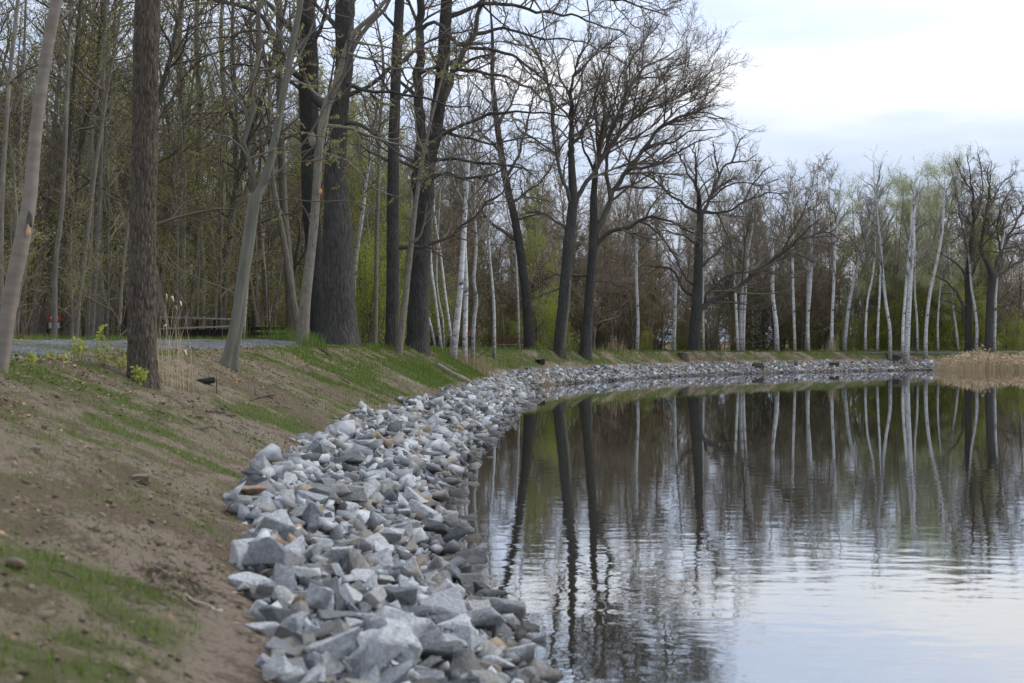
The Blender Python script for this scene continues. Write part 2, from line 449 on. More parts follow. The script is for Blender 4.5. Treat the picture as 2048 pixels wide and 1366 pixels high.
M['twig'] = mat_plain('twig_brown', (0.080, 0.063, 0.044), (0.19, 0.152, 0.108))
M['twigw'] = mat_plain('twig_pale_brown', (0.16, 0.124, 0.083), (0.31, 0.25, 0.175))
M['twigbirch'] = mat_plain('twig_birch', (0.10, 0.085, 0.07), (0.26, 0.24, 0.21))
M['leaf'] = mat_plain('leaf_spring_green', (0.22, 0.255, 0.035), (0.40, 0.43, 0.085), rough=0.6, trans=0.45)
M['leafpale'] = mat_plain('leaf_pale_willow', (0.32, 0.36, 0.17), (0.48, 0.50, 0.28), rough=0.6, trans=0.4)
M['leafyellow'] = mat_plain('leaf_bud_yellow', (0.20, 0.19, 0.07), (0.34, 0.31, 0.13), rough=0.6, trans=0.4)
M['bud'] = mat_plain('leaf_bud_olive', (0.21, 0.225, 0.04), (0.40, 0.39, 0.10), rough=0.6, trans=0.4)
M['needle'] = mat_plain('needle_dark_green', (0.012, 0.022, 0.009), (0.035, 0.052, 0.020))
M['grass'] = mat_plain('grass_green', (0.060, 0.105, 0.014), (0.17, 0.235, 0.045), rough=0.6, trans=0.3)
M['straw'] = mat_plain('straw', (0.44, 0.335, 0.19), (0.68, 0.55, 0.35), rough=0.7, trans=0.2)
M['drygrass'] = mat_plain('dry_grass', (0.27, 0.20, 0.115), (0.45, 0.35, 0.22), rough=0.8, trans=0.15)
M['plume'] = mat_plain('reed_plume', (0.38, 0.26, 0.16), (0.55, 0.41, 0.27), rough=0.8)
M['deadleaf'] = mat_plain('dead_leaf', (0.13, 0.065, 0.03), (0.36, 0.24, 0.13), rough=0.7)
M['soilclod'] = mat_plain('soil_clod', (0.085, 0.062, 0.043), (0.20, 0.155, 0.112))
M['stone'] = mat_stone('riprap_stone', True)
M['stonemany'] = mat_stone('riprap_stone_many', False)
M['wood'] = mat_plain('weathered_wood', (0.045, 0.036, 0.028), (0.11, 0.09, 0.07), 9.0, island=False)
M['palewood'] = mat_plain('bleached_wood', (0.24, 0.205, 0.16), (0.40, 0.35, 0.29), 9.0, island=False)
M['logwood'] = mat_plain('old_log_wood', (0.13, 0.105, 0.078), (0.25, 0.21, 0.165), 9.0, island=False)
M['brownwood'] = mat_plain('bench_wood', (0.085, 0.048, 0.03), (0.14, 0.085, 0.055), 9.0, island=False)
M['cut'] = mat_plain('fresh_cut_wood', (0.42, 0.19, 0.08), (0.55, 0.30, 0.14), 12.0, island=False)
M['torn'] = mat_plain('torn_bark_wood', (0.34, 0.20, 0.11), (0.52, 0.36, 0.23), 14.0, island=False)
M['red'] = mat_plain('red_paint', (0.28, 0.03, 0.02), (0.38, 0.045, 0.03), 5.0, 0.5, island=False)
M['white'] = mat_plain('white_paint', (0.28, 0.28, 0.27), (0.36, 0.36, 0.35), 5.0, 0.5, island=False)
M['metal'] = mat_plain('galvanised_post', (0.18, 0.18, 0.18), (0.28, 0.28, 0.28), 7.0, 0.5, island=False)
M['black'] = mat_plain('black_paint', (0.02, 0.02, 0.02), (0.03, 0.03, 0.03), 7.0, 0.5, island=False)
M['tar'] = mat_plain('dark_tarred_wood', (0.016, 0.014, 0.012), (0.035, 0.03, 0.025), 7.0, 0.8, island=False)
M['ground'] = mat_ground()
M['gravel'] = mat_gravel()
M['water'] = mat_water()

# ------------------------------------------------------------------ shoreline and terrain
SH = np.array([(1.9, -60), (1.7, -30), (1.5, -12), (1.35, -3), (1.0, 3), (0.65, 7), (0.3, 9.9), (-0.15, 12.5), (-0.5, 14), (-0.85, 17.8), (-1.1, 21), (-1.0, 24), (-0.9, 28), (-0.7, 33.5), (-0.25, 39),
               (0.45, 49), (1.15, 57.4), (1.05, 63), (1.1, 69), (2.4, 73.5), (4.6, 77.5), (10.6, 89.0), (19.5, 98.5), (30.5, 106), (39, 108.5), (52, 109.5), (75, 109), (110, 106), (170, 100), (260, 90)], float)
def catmull(P, per=16):
    P = np.asarray(P, float)
    Q = np.vstack([2 * P[0] - P[1], P, 2 * P[-1] - P[-2]])
    out = []
    for i in range(1, len(Q) - 2):
        p0, p1, p2, p3 = Q[i - 1], Q[i], Q[i + 1], Q[i + 2]
        for k in range(per):
            t = k / per
            out.append(0.5 * ((2 * p1) + (-p0 + p2) * t + (2 * p0 - 5 * p1 + 4 * p2 - p3) * t * t + (-p0 + 3 * p1 - 3 * p2 + p3) * t ** 3))
    out.append(P[-1])
    return np.array(out)
SHD = catmull(SH, 24)
SHT = np.concatenate([[0], np.cumsum(np.linalg.norm(np.diff(SHD, axis=0), axis=1))])
# a smoother line for the upper bank (offsets of the wavy shore would fold)
def smooth_line(P, n):
    k = np.ones(n) / n
    pad = n // 2
    Pp = np.vstack([np.repeat(P[:1], pad, 0), P, np.repeat(P[-1:], pad, 0)])
    return np.stack([np.convolve(Pp[:, i], k, 'valid')[:len(P)] for i in range(2)], 1)
_tt = np.arange(0, SHT[-1], 0.5)
SHU = np.stack([np.interp(_tt, SHT, SHD[:, 0]), np.interp(_tt, SHT, SHD[:, 1])], 1)
SHS = smooth_line(SHU, 15)
_tan = np.gradient(SHS, axis=0); _tan /= np.linalg.norm(_tan, axis=1, keepdims=True)
_tan = smooth_line(_tan, 31); _tan /= np.linalg.norm(_tan, axis=1, keepdims=True)
SHN = np.stack([-_tan[:, 1], _tan[:, 0]], 1)          # inland normal
def shore_xy(t, s):
    """along-shore metres t, inland metres s -> x, y"""
    t = np.asarray(t, float); s = np.asarray(s, float)
    x = np.interp(t, _tt, SHU[:, 0]); y = np.interp(t, _tt, SHU[:, 1])
    xs = np.interp(t, _tt, SHS[:, 0]); ys = np.interp(t, _tt, SHS[:, 1])
    nx = np.interp(t, _tt, SHN[:, 0]); ny = np.interp(t, _tt, SHN[:, 1])
    w = sstep(1.5, 6.0, s)
    return x * (1 - w) + xs * w + nx * s, y * (1 - w) + ys * w + ny * s
_TD = np.interp(_tt, SHT, SHD[:, 1])                   # forward distance of the shore at t
def bank_top(t):
    td = np.asarray(t)
    t45, t70, t90, t107 = T_AT[45], T_AT[70], T_AT[90], T_AT[106]
    return np.interp(td, [0, t45, t70, t90, t107, 400], [2.32, 2.32, 1.98, 1.5, 1.30, 1.30])
T_AT = {}
T_FAR = _tt[np.argmax(SHU[:, 0] >= 36)]
for dd in (2, 3, 5, 30, 45, 60, 70, 90, 106):
    T_AT[dd] = _tt[np.argmax(SHU[:, 1] >= dd)]
def slope_k(t):
    return np.interp(t, [0, T_AT[5], T_AT[30], T_AT[45], 400], [0.40, 0.40, 0.44, 0.50, 0.50])
def crest_s(t):
    return 2.1 + (bank_top(t) - 0.97) / slope_k(t)
def prof(t, s):
    t, s = np.broadcast_arrays(np.asarray(t, float), np.asarray(s, float))
    B, k, sc = bank_top(t), slope_k(t), crest_s(t)
    z = np.where(s < 0, np.maximum(-0.06 + 0.36 * s, -1.3), 0.0)
    z = np.where((s >= 0) & (s < 2.1), -0.06 + s * (0.78 / 2.1), z)
    z = np.where((s >= 2.1) & (s < sc), 0.72 + (s - 2.1) * k, z)
    u = np.clip((s - sc) / 4.2, 0, 1)
    z = np.where(s >= sc, B - 0.25 + 0.25 * (1 - (1 - u) ** 2), z)
    lip = sstep(T_AT[60], T_AT[90], t) * (1 - sstep(T_FAR - 14, T_FAR - 4, t))
    z = z + np.where(s >= sc - 0.6, lip * (0.25 * sstep(-0.6, 0.2, s - sc) * (1 - u) ** 2 - 0.12 * sstep(0.3, 0.8, s - sc)), 0)
    dn = sstep(0, 1, (s - sc - 4.6) / 5.0)
    z = z - np.where(s > sc, dn * np.interp(t, [0, T_AT[60], T_AT[90]], [0.75, 0.6, 0.15]), 0)
    return z
def rough(x, y, s, fine=True):
    wb = sstep(1.6, 2.6, s)
    r = wb * 0.06 * fbm(x * 0.7, y * 0.7, 0, 3) + wb * sstep(14, 30, s) * 0.25 * fbm(x * 0.08, y * 0.08, 0, 9)
    if fine:
        r = r + wb * (0.040 * fbm(x * 2.6, y * 2.6, 0, 21) + 0.070 * np.abs(fbm(x * 6.0, y * 6.0, 0, 33)) * sstep(-0.3, 0.4, fbm(x * 0.8, y * 0.8, 0, 35)) + 0.012 * np.abs(fbm(x * 7.0, y * 7.0, 0, 36)) + 0.012 * vnoise(x * 20, y * 20, 0, 41))
    return r
def ts_of(x, y):
    x = np.atleast_1d(np.asarray(x, float)); y = np.atleast_1d(np.asarray(y, float))
    T = np.empty(len(x)); S = np.empty(len(x))
    for i in range(0, len(x), 2000):
        dx = x[i:i + 2000, None] - SHS[None, :, 0]; dy = y[i:i + 2000, None] - SHS[None, :, 1]
        j = np.argmin(dx * dx + dy * dy, 1)
        a = np.arange(len(j))
        S[i:i + 2000] = dx[a, j] * SHN[j, 0] + dy[a, j] * SHN[j, 1]
        T[i:i + 2000] = _tt[j] + dx[a, j] * SHN[j, 1] - dy[a, j] * SHN[j, 0]
    return T, S
def height(x, y, fine=False):
    t, s = ts_of(x, y)
    return prof(t, s) + rough(np.atleast_1d(x).astype(float), np.atleast_1d(y).astype(float), s, fine)
def hz(x, y):
    return float(height(x, y)[0])
def at(px, py, d):
    return np.array([(px - 1024.0) / F * d, d, H - (py - YH) / F * d])
def ray_ground(px, py, d0=4.0, d1=140.0):
    d = np.arange(d0, d1, 0.1)
    x = (px - 1024.0) / F * d
    z = H - (py - YH) / F * d
    g = height(x, d)
    j = np.argmax(z <= g)
    if not (z <= g).any():
        j = int(np.argmin(z - g))
    return float(d[j])
def to_px(x, y, z):
    return 1024 + x / y * F, YH + (H - z) / y * F

BLOBS = []
def grass_mask(x, y, s, t):
    far = sstep(T_AT[30], T_AT[60], t)
    wx, wy = 0.7 * vnoise(t * 0.7, s * 0.7, 0, 47), 0.7 * vnoise(t * 0.7, s * 0.7, 0, 48)
    n = fbm((t + wx) * 0.75 + 0.35 * s, (s + wy) * 0.42, 0, 51, 3) + 0.85 * fbm(t * 2.6 + 0.5 * s, s * 1.6, 0, 61, 3)
    blob = 0.0
    for (bt, bs, rt, rs, am) in BLOBS:
        q = ((t - bt) / rt) ** 2 + ((s - bs) / rs) ** 2
        blob = np.maximum(blob, am * np.exp(-q))
    m = sstep(0.16, 0.52, n * 0.85 + 0.42 * far + 0.66 * blob - 0.10 + 0.16 * sstep(T_AT[5] + 6, T_AT[5] + 14, t))
    thin = 0.30 + 0.50 * far
    return np.clip(np.maximum(m, thin * sstep(-0.5, 0.3, n)), 0, 1) * sstep(2.15, 2.5, s)

for (px, py, rt, rs, am) in [(560, 835, 0.8, 0.7, 1.0), (610, 862, 0.8, 0.6, 1.1), (640, 880, 0.6, 0.4, 1.0), (640, 935, 0.4, 0.3, 0.7), (800, 740, 2.5, 0.8, 0.9), (860, 752, 3.0, 0.8, 1.0), (930, 760, 4.0, 0.7, 1.0), (720, 735, 2.0, 0.8, 0.8),
                             (200, 1170, 0.2, 0.4, 0.9), (90, 1030, 0.22, 0.3, 0.5), (20, 1000, 0.2, 0.2, 0.6), (350, 1290, 0.2, 0.35, 0.95), (470, 1310, 0.25, 0.3, 0.9), (250, 800, 0.5, 0.6, 0.7), (220, 850, 0.35, 0.4, 0.8), (60, 1330, 0.15, 0.25, 0.6),
                             (430, 940, 0.5, 0.5, 0.7), (330, 870, 0.5, 0.6, 0.7), (400, 1060, 0.3, 0.35, 0.6), (120, 760, 0.8, 0.8, 0.8), (480, 850, 0.7, 0.5, 0.7), (150, 1100, 0.2, 0.3, 0.6), (500, 1250, 0.2, 0.2, 0.6)]:
    d_ = ray_ground(px, py, 4, 90)
    tb, sb = ts_of((px - 1024) / F * d_, d_)
    BLOBS.append((float(tb[0]), float(sb[0]), rt, rs, am))

# graded ground sheet in shore coordinates
t0_, tl_ = 20.0, []
tcur = 2.0
while tcur < _tt[-1] - 1:
    tl_.append(tcur)
    xs_, ys_ = shore_xy(tcur, 3.0)
    dcam = math.hypot(float(xs_), float(ys_))
    inview = float(ys_) > 1.0
    tcur += (max(0.045, 0.0058 * dcam) if (inview and float(xs_) < 48) else 1.2)
TL = np.array(tl_)
sl_ = list(np.arange(-5, -0.4, 0.5)) + list(np.arange(-0.4, 2.0, 0.16)) + list(np.arange(2.0, 6.0, 0.05)) + list(np.arange(6.0, 7.2, 0.1)) + list(np.arange(7.2, 11.5, 0.14))
v = 11.5
while v < 420:
    sl_.append(v); v += max(0.25, (v - 10) * 0.12)
SL = np.array(sl_)
TT, SS = np.meshgrid(TL, SL, indexing='ij')
GX, GY = shore_xy(TT, SS)
GZ = prof(TT, SS) + rough(GX, GY, SS, True)
nT, nS = TT.shape
idx = np.arange(nT * nS).reshape(nT, nS)
gq = np.stack([idx[:-1, :-1], idx[:-1, 1:], idx[1:, 1:], idx[1:, :-1]], -1).reshape(-1, 4)
gm_ = grass_mask(GX, GY, SS, TT)
lit = sstep(-0.2, 1.2, SS - crest_s(TT) - 3.9)
gme = mesh_np('bank', np.stack([GX, GY, GZ], -1), gq, attrs={'grass': ('FLOAT', gm_), 'litter': ('FLOAT', lit)})
tag(link('ground', gme, M['ground']), 'sandy brown bank with sparse grass rising to the wood', None, None, 'structure')

# water sheet
wme = mesh_np('pond', [(-8, -80, 0), (400, -80, 0), (400, 140, 0), (-8, 140, 0)], [(0, 1, 2, 3)], smooth=False)
tag(link('water', wme, M['water']), 'calm dark pond mirroring trees and pale sky', None, None, 'structure')

# gravel path along the crest, a thin bed laid on the ground
pt = np.arange(4.0, _tt[-1] - 10, 0.35)
pu = np.linspace(0, 1, 22)
PT, PU = np.meshgrid(pt, pu, indexing='ij')
PS = crest_s(PT) + 0.55 + 0.22 * vnoise(PT * 0.6, PU * 0, 0, 5) * (1 - PU) + PU * (3.2 + 0.2 * vnoise(PT * 0.6, PU * 0, 0, 6))
PX, PY = shore_xy(PT, PS)
edge_ = np.minimum(sstep(0, 0.12, PU), sstep(0, 0.12, 1 - PU))
PZ = prof(PT, PS) + rough(PX, PY, PS, False) * 0.9 + 0.045 * edge_ - 0.012 + 0.014 * vnoise(PX * 3, PY * 3, 0, 8)
pi = np.arange(PT.size).reshape(PT.shape)
pq = np.stack([pi[:-1, :-1], pi[:-1, 1:], pi[1:, 1:], pi[1:, :-1]], -1).reshape(-1, 4)
tag(link('path', mesh_np('gravel_path', np.stack([PX, PY, PZ], -1), pq), M['gravel']), 'grey gravel path along the top of the bank', None, None, 'structure')

# ------------------------------------------------------------------ branch engine
def unit(a):
    return a / np.maximum(np.linalg.norm(a, axis=-1, keepdims=True), 1e-9)
def walk(p, d, L, r0, r1, n, wig, up, g):
    N = len(p)
    P = np.empty((N, n + 1, 3)); P[:, 0] = p
    d = unit(d)
    step = (L / n)[:, None]
    for i in range(n):
        d = d + g.normal(0, wig, (N, 3)); d[:, 2] += up
        d = unit(d)
        P[:, i + 1] = P[:, i] + d * step
    tt = np.linspace(0, 1, n + 1)[None, :]
    Rr = r0[:, None] * (1 - tt) ** 0.8 + r1 * tt
    return P, np.maximum(Rr, r1)
def children(P, R, g, per_m, t0, ang, sd, lf, n, wig, up, rr=0.62, rmin=0.004, absl=None, flat=0.0, taper=0.65, rl=0.02):
    seg = np.linalg.norm(np.diff(P, axis=1), axis=2)
    Lp = seg.sum(1)
    cnt = np.floor(per_m * Lp * (1 - t0) + g.random(len(P))).astype(int)
    if cnt.sum() == 0:
        return np.zeros((0, n + 1, 3)), np.zeros((0, n + 1)), np.zeros(0, int)
    ix = np.repeat(np.arange(len(P)), cnt)
    t = t0 + (1 - t0) * g.random(len(ix)) ** 0.9
    m = P.shape[1] - 1
    f = np.clip(t * m, 0, m - 1e-6); k = f.astype(int); fr = (f - k)[:, None]
    pos = P[ix, k] * (1 - fr) + P[ix, k + 1] * fr
    tan = unit(P[ix, k + 1] - P[ix, k])
    rad = R[ix, k] * (1 - fr[:, 0]) + R[ix, k + 1] * fr[:, 0]
    rv = g.normal(0, 1, (len(ix), 3)); rv[:, 2] *= (1 - flat)
    perp = unit(rv - (rv * tan).sum(1, keepdims=True) * tan)
    a = np.radians(g.normal(ang, sd, len(ix)))[:, None]
    d = np.cos(a) * tan + np.sin(a) * perp
    if absl is None:
        L = Lp[ix] * g.uniform(lf[0], lf[1], len(ix)) * (1.08 - taper * t)
    else:
        L = g.uniform(absl[0], absl[1], len(ix))
    r0 = np.clip(np.minimum(rad * rr, L * rl + rmin), rmin, None)
    Pc, Rc = walk(pos, d, L, r0, rmin * 0.75, n, wig, up, g)
    return Pc, Rc, ix
def tube_mesh(name, groups, mat=None, phase0=0.0):
    """groups: list of (P (N,n+1,3), R (N,n+1), sides, point_end, swell or None)"""
    Vs, Qs, Ts, Bk, off = [], [], [], [], 0
    for (P, R, k, pe, disp) in groups:
        if len(P) == 0: continue
        N, n1, _ = P.shape
        tan = unit(np.concatenate([P[:, 1:2] - P[:, 0:1], P[:, 2:] - P[:, :-2], P[:, -1:] - P[:, -2:-1]], 1)) if n1 > 2 else unit(np.repeat(P[:, 1:2] - P[:, 0:1], 2, 1))
        mean = unit(P[:, -1] - P[:, 0])
        ref = np.where(np.abs(mean[:, 2:3]) > 0.8, np.array([[1.0, 0, 0]]), np.array([[0, 0, 1.0]]))
        u = unit(np.cross(tan, ref[:, None, :])); w = np.cross(tan, u)
        th = np.linspace(0, 2 * np.pi, k, endpoint=False)
        ct, st = np.cos(th), np.sin(th)
        RR = R[:, :, None] * np.ones(k)[None, None, :]
        sl2 = np.concatenate([np.zeros((N, 1)), np.cumsum(np.linalg.norm(np.diff(P, axis=1), axis=2), 1)], 1)
        if disp is not None:
            RR = RR + disp(th[None, None, :], sl2[:, :, None], R[:, :, None])
        V = P[:, :, None, :] + RR[..., None] * (u[:, :, None, :] * ct[None, None, :, None] + w[:, :, None, :] * st[None, None, :, None])
        rbar = R.mean(1)[:, None, None] * np.ones_like(RR)
        jit = (np.arange(N) * 7.31 + phase0)[:, None, None]
        bk = np.stack([rbar * ct + 0 * RR, rbar * st + jit * (N > 1), sl2[:, :, None] + 0 * RR], -1)
        Vs.append(V.reshape(-1, 3)); Bk.append(bk.reshape(-1, 3))
        I = off + np.arange(N * n1 * k).reshape(N, n1, k)
        last = n1 - 1
        if pe:
            q = I[:, :-1]
            nx = I[:, 1:]
            if n1 > 2:
                a = I[:, :-2]; b_ = I[:, 1:-1]
                Qs.append(np.stack([a, np.roll(a, -1, 2), np.roll(b_, -1, 2), b_], -1).reshape(-1, 4))
            a = I[:, -2]; tip = I[:, -1, 0:1] + np.zeros((1, k), int)
            Ts.append(np.stack([a, np.roll(a, -1, 1), tip], -1).reshape(-1, 3))
        else:
            a = I[:, :-1]; b_ = I[:, 1:]
            Qs.append(np.stack([a, np.roll(a, -1, 2), np.roll(b_, -1, 2), b_], -1).reshape(-1, 4))
        off += N * n1 * k
    V = np.concatenate(Vs); Bk = np.concatenate(Bk)
    Q = np.concatenate(Qs) if Qs else None
    T = np.concatenate(Ts) if Ts else None
    return mesh_np(name, V, Q, T, True, {'bk': ('FLOAT_VECTOR', Bk)})

def leaf_quads(pos, size, g, droop=0.0):
    N = len(pos)
    a = unit(g.normal(0, 1, (N, 3)) + np.array([0, 0, -droop])); b_ = unit(np.cross(a, g.normal(0, 1, (N, 3))))
    sz = size * g.uniform(0.6, 1.3, (N, 1))
    V = np.stack([pos, pos + a * sz * 0.5 + b_ * sz * 0.32, pos + a * sz, pos + a * sz * 0.5 - b_ * sz * 0.32], 1)
    return V.reshape(-1, 3), np.arange(N * 4).reshape(N, 4)
def tips(P, g, n):
    """random points along twig polylines"""
    i = g.integers(0, len(P), n); k = g.integers(0, P.shape[1] - 1, n); f = g.random(n)[:, None]
    return P[i, k] * (1 - f) + P[i, k + 1] * f

def resample(P, R, n):
    P = np.asarray(P, float); R = np.asarray(R, float)
    D = catmull(np.hstack([P, R[:, None]]), 12)
    s = np.concatenate([[0], np.cumsum(np.linalg.norm(np.diff(D[:, :3], axis=0), axis=1))])
    u = np.linspace(0, s[-1], n)
    return np.stack([np.interp(u, s, D[:, i]) for i in range(3)], 1), np.interp(u, s, D[:, 3])

def flare_disp(amp, lobes, seed, lump=0.05, furrow=0.0, fk=40, fs=3.0, fh=0.9):
    g = np.random.default_rng(seed)
    ph = g.uniform(0, 6.28, 4)
    def f(th, s, R):
        ct, st = np.cos(th), np.sin(th)
        fl = np.exp(-s / fh)
        base = R * amp * fl * (1 + 0.55 * np.sin(lobes * th + ph[0]) + 0.3 * np.sin((lobes + 2) * th + ph[1]))
        lm = R * lump * vnoise(ct * 1.6 + 3, st * 1.6, s * 1.3, seed)
        fu = 0
        if furrow:
            n = vnoise(ct * fk / 6.28, st * fk / 6.28, s * fs, seed + 5) + 0.5 * vnoise(ct * fk / 3.1, st * fk / 3.1, s * fs * 2, seed + 6)
            fu = furrow * (1 - 2.2 * np.abs(n))
        return base + lm + fu
    return f

def fine_growth(limbs, g, dens=1.0, l1=None, l2=None, l3=None, l4=None, wig=0.22, up=0.05, rmin=0.006):
    """limbs: list of (P,R) of any length; returns list of groups of sub-branches and the finest polylines"""
    A = [resample(P, R, 10) for P, R in limbs]
    P0 = np.stack([a[0] for a in A]); R0 = np.stack([a[1] for a in A])
    d1 = dict(per_m=1.9 * dens, t0=0.14, ang=52, sd=14, lf=(0.22, 0.50), n=6, wig=wig, up=up, rmin=rmin * 1.6)
    d2 = dict(per_m=3.3 * dens, t0=0.14, ang=50, sd=14, lf=(0.28, 0.52), n=5, wig=wig, up=up, rmin=rmin * 1.25)
    d3 = dict(per_m=5.2 * dens, t0=0.08, ang=46, sd=15, lf=(0.3, 0.6), n=3, wig=wig * 0.9, up=up * 0.8, rmin=rmin)
    d4 = dict(per_m=6.4 * dens, t0=0.10, ang=42, sd=14, lf=None, absl=(0.16, 0.5), n=2, wig=wig * 0.8, up=up, rmin=rmin * 0.85)
    for dd_, ov in zip((d1, d2, d3, d4), (l1, l2, l3, l4)):
        if ov: dd_.update(ov)
    P1, R1, _ = children(P0, R0, g, **d1)
    P2, R2, _ = children(P1, R1, g, **d2)
    P3, R3, _ = children(P2, R2, g, **d3)
    P3b, R3b, _ = children(P1, R1, g, **{**d3, 'per_m': d3['per_m'] * 0.3, 'absl': (0.25, 0.7)})
    P3 = np.concatenate([P3, P3b]); R3 = np.concatenate([R3, R3b])
    P4, R4, _ = children(P3, R3, g, **d4)
    return [(P1, R1, 5, True, None), (P2, R2, 4, True, None), (P3, R3, 3, True, None), (P4, R4, 3, True, None)], P3, P4

def to_local(arrs, o):
    return [(a - o) for a in arrs]

TREES = []       # (root, px, kind)
def hero_tree(name, label, cat, d, trunk, limbs, mat, lmat, seed, dens=1.0, twigm='twig', flare=(0.5, 5), furrow=None, sides=20, rings=60,
              group=None, lean_depth=0.0, gro=None, leaves=None, auto_base=True, sub=True, extra_up=None, sink=0.25, scatter=0.5, wsc=0.92):
    """trunk: [(px,py,width_px)...] from the ground up; limbs: [[(px,py,w)...], ...]; each limb leaves the picture plane to a side of its own"""
    g = np.random.default_rng(seed)
    T = np.array([at(p[0], p[1], d) for p in trunk]); TR = np.array([p[2] * 0.5 * wsc / F * d for p in trunk])
    if auto_base:
        gz = hz(T[0, 0], T[0, 1])
        T[0, 2] = gz
    base = T[0].copy()
    # trunks and limbs wander in depth too
    hgt = T[:, 2] - base[2]
    T[:, 1] += lean_depth * hgt
    bend = g.normal(0, 0.012, 3)
    T[1:, 1] += np.cumsum(g.normal(0, 0.03, len(T) - 1) * np.diff(hgt))
    if extra_up:
        dirv = unit(T[-1] - T[-2])
        n_ex = 3
        for i in range(n_ex):
            dirv = unit(dirv + g.normal(0, 0.10, 3) + np.array([0, 0, 0.12]))
            T = np.vstack([T, T[-1] + dirv * extra_up / n_ex]); TR = np.append(TR, TR[-1] * (0.68 if i < n_ex - 1 else 0.25))
    T0 = T.copy(); T = np.vstack([T[0] - unit(T[1] - T[0]) * sink, T]); TR = np.insert(TR, 0, TR[0] * 1.04)
    P, R = resample(T, TR, rings)
    if not extra_up:                                                  # the leader thins out and wanders like any limb
        u_ = np.linspace(0, 1, len(P))
        R = R * (1 - 0.6 * sstep(0.5, 1.0, u_))
        jt = g.normal(0, 0.06, P.shape); jt = (jt + np.roll(jt, 1, 0) + np.roll(jt, 2, 0)) * sstep(0.5, 0.8, u_)[:, None]
        P = P + jt
    root = empty(name, base)
    tag(root, label, cat, group)
    dsp = flare_disp(flare[0], flare[1], seed, 0.07, *(furrow or ()))
    link('trunk', tube_mesh('trunk', [((P - base)[None], R[None], sides, True, dsp)], phase0=seed), mat, root)
    lim = [(P[len(P) // 3:], R[len(P) // 3:])] if sub == 'trunk' else ([(P[int(len(P) * 0.55):], R[int(len(P) * 0.55):])] if not extra_up else [])
    grown = []
    for j, lb in enumerate(limbs):
        Lf = np.array([at(p[0], p[1], d) for p in lb]); LR = np.array([p[2] * 0.5 / F * d for p in lb])
        best = None
        for Q_ in [P] + [q[0] for q in grown]:                       # leaves the trunk or an earlier limb, whichever is nearer
            qx = 1024 + Q_[:, 0] / Q_[:, 1] * F; qy = YH + (H - Q_[:, 2]) / Q_[:, 1] * F
            dd2 = (qx - lb[0][0]) ** 2 + (qy - lb[0][1]) ** 2
            k = int(np.argmin(dd2))
            if best is None or dd2[k] < best[0]: best = (dd2[k], Q_[k])
        y0 = best[1][1]
        ln = np.concatenate([[0], np.cumsum(np.linalg.norm(np.diff(Lf, axis=0), axis=1))])
        sgn = float(np.clip(g.normal(0, 1), -1.2, 1.2))
        dep = y0 + ln * sgn * scatter + np.cumsum(g.normal(0, 0.04, len(Lf))) * ln[-1] * 0.3   # each limb reaches to its own depth
        L = np.array([at(p[0], p[1], q) for p, q in zip(lb, dep)])
        L[0] = best[1]
        LR = LR * np.concatenate([[0.95], np.full(len(LR) - 1, 0.72)])
        nr = max(8, int(ln[-1] * 3.2))
        Lp, Lr = resample(L, LR, nr)
        am = min(0.05, 0.012 * ln[-1]) + 0.01
        jit = g.normal(0, am, Lp.shape); jit[0] = 0
        jit = (jit + np.roll(jit, 1, 0)) * 0.6; jit[0] = 0
        Lp = Lp + jit
        lim.append((Lp, Lr)); grown.append((Lp, Lr))
        link('limb', tube_mesh('limb', [((Lp - base)[None], Lr[None], 9, True, None)], phase0=seed + j), lmat, root)
    if sub and lim:
        grp, P3, P4 = fine_growth(lim, g, dens, **(gro or {}))
        grp = [(a - base, b_, c, e_, f_) for a, b_, c, e_, f_ in grp]
        cw = link('crown', tube_mesh('crown', grp, phase0=seed), M[twigm], root)
        if leaves:
            nm, n_, sz, lm, zone = leaves
            pts = tips(np.concatenate([P4, P4]), g, n_)
            if zone is not None:
                px = 1024 + pts[:, 0] / pts[:, 1] * F; py = YH + (H - pts[:, 2]) / pts[:, 1] * F
                pts = pts[(px > zone[0]) & (px < zone[2]) & (py > zone[1]) & (py < zone[3])]
            if len(pts):
                V, Qd = leaf_quads(pts - base, sz, g, 0.8)
                link(nm, mesh_np(nm, V, Qd, smooth=False), M[lm], cw)['kind'] = 'stuff'
    TREES.append((root, trunk[0][0]))
    return root, base, P, R

# ------------------------------------------------------------------ the trees one can tell apart
BR = dict(l1=dict(ang=44, up=0.08), l2=dict(ang=42), wig=0.16, up=0.05)          # finer, straighter growth
OAKG = dict(wig=0.30, up=0.03, l1=dict(per_m=2.0, lf=(0.24, 0.58)), l2=dict(per_m=2.9, lf=(0.3, 0.56)), l4=dict(per_m=4.4))
d1 = ray_ground(2, 748)
pale, pb, pP, pR = hero_tree('leaning_tree', 'pale smooth leaning trunk with a torn bark wound, beside the path', 'tree', d1,
    [(0, 748, 34), (8, 690, 34), (22, 590, 36), (42, 490, 38), (57, 400, 34), (66, 290, 31), (76, 200, 30), (88, 110, 29), (110, 0, 28), (135, -120, 25), (150, -260, 20)],
    [[(84, 112, 7), (100, 75, 6), (125, 40, 5), (165, -5, 4), (230, -60, 2)], [(66, 205, 4), (45, 175, 3), (20, 160, 2.4), (-30, 150, 1.5)], [(118, -20, 9), (160, -90, 7), (230, -170, 4), (300, -250, 2)]],
    M['pale'], M['pale'], 101, 0.6, 'twig', (0.1, 4), wsc=0.80, sides=28, rings=90, extra_up=3.0, gro=dict(BR))
d2 = ray_ground(286, 766)
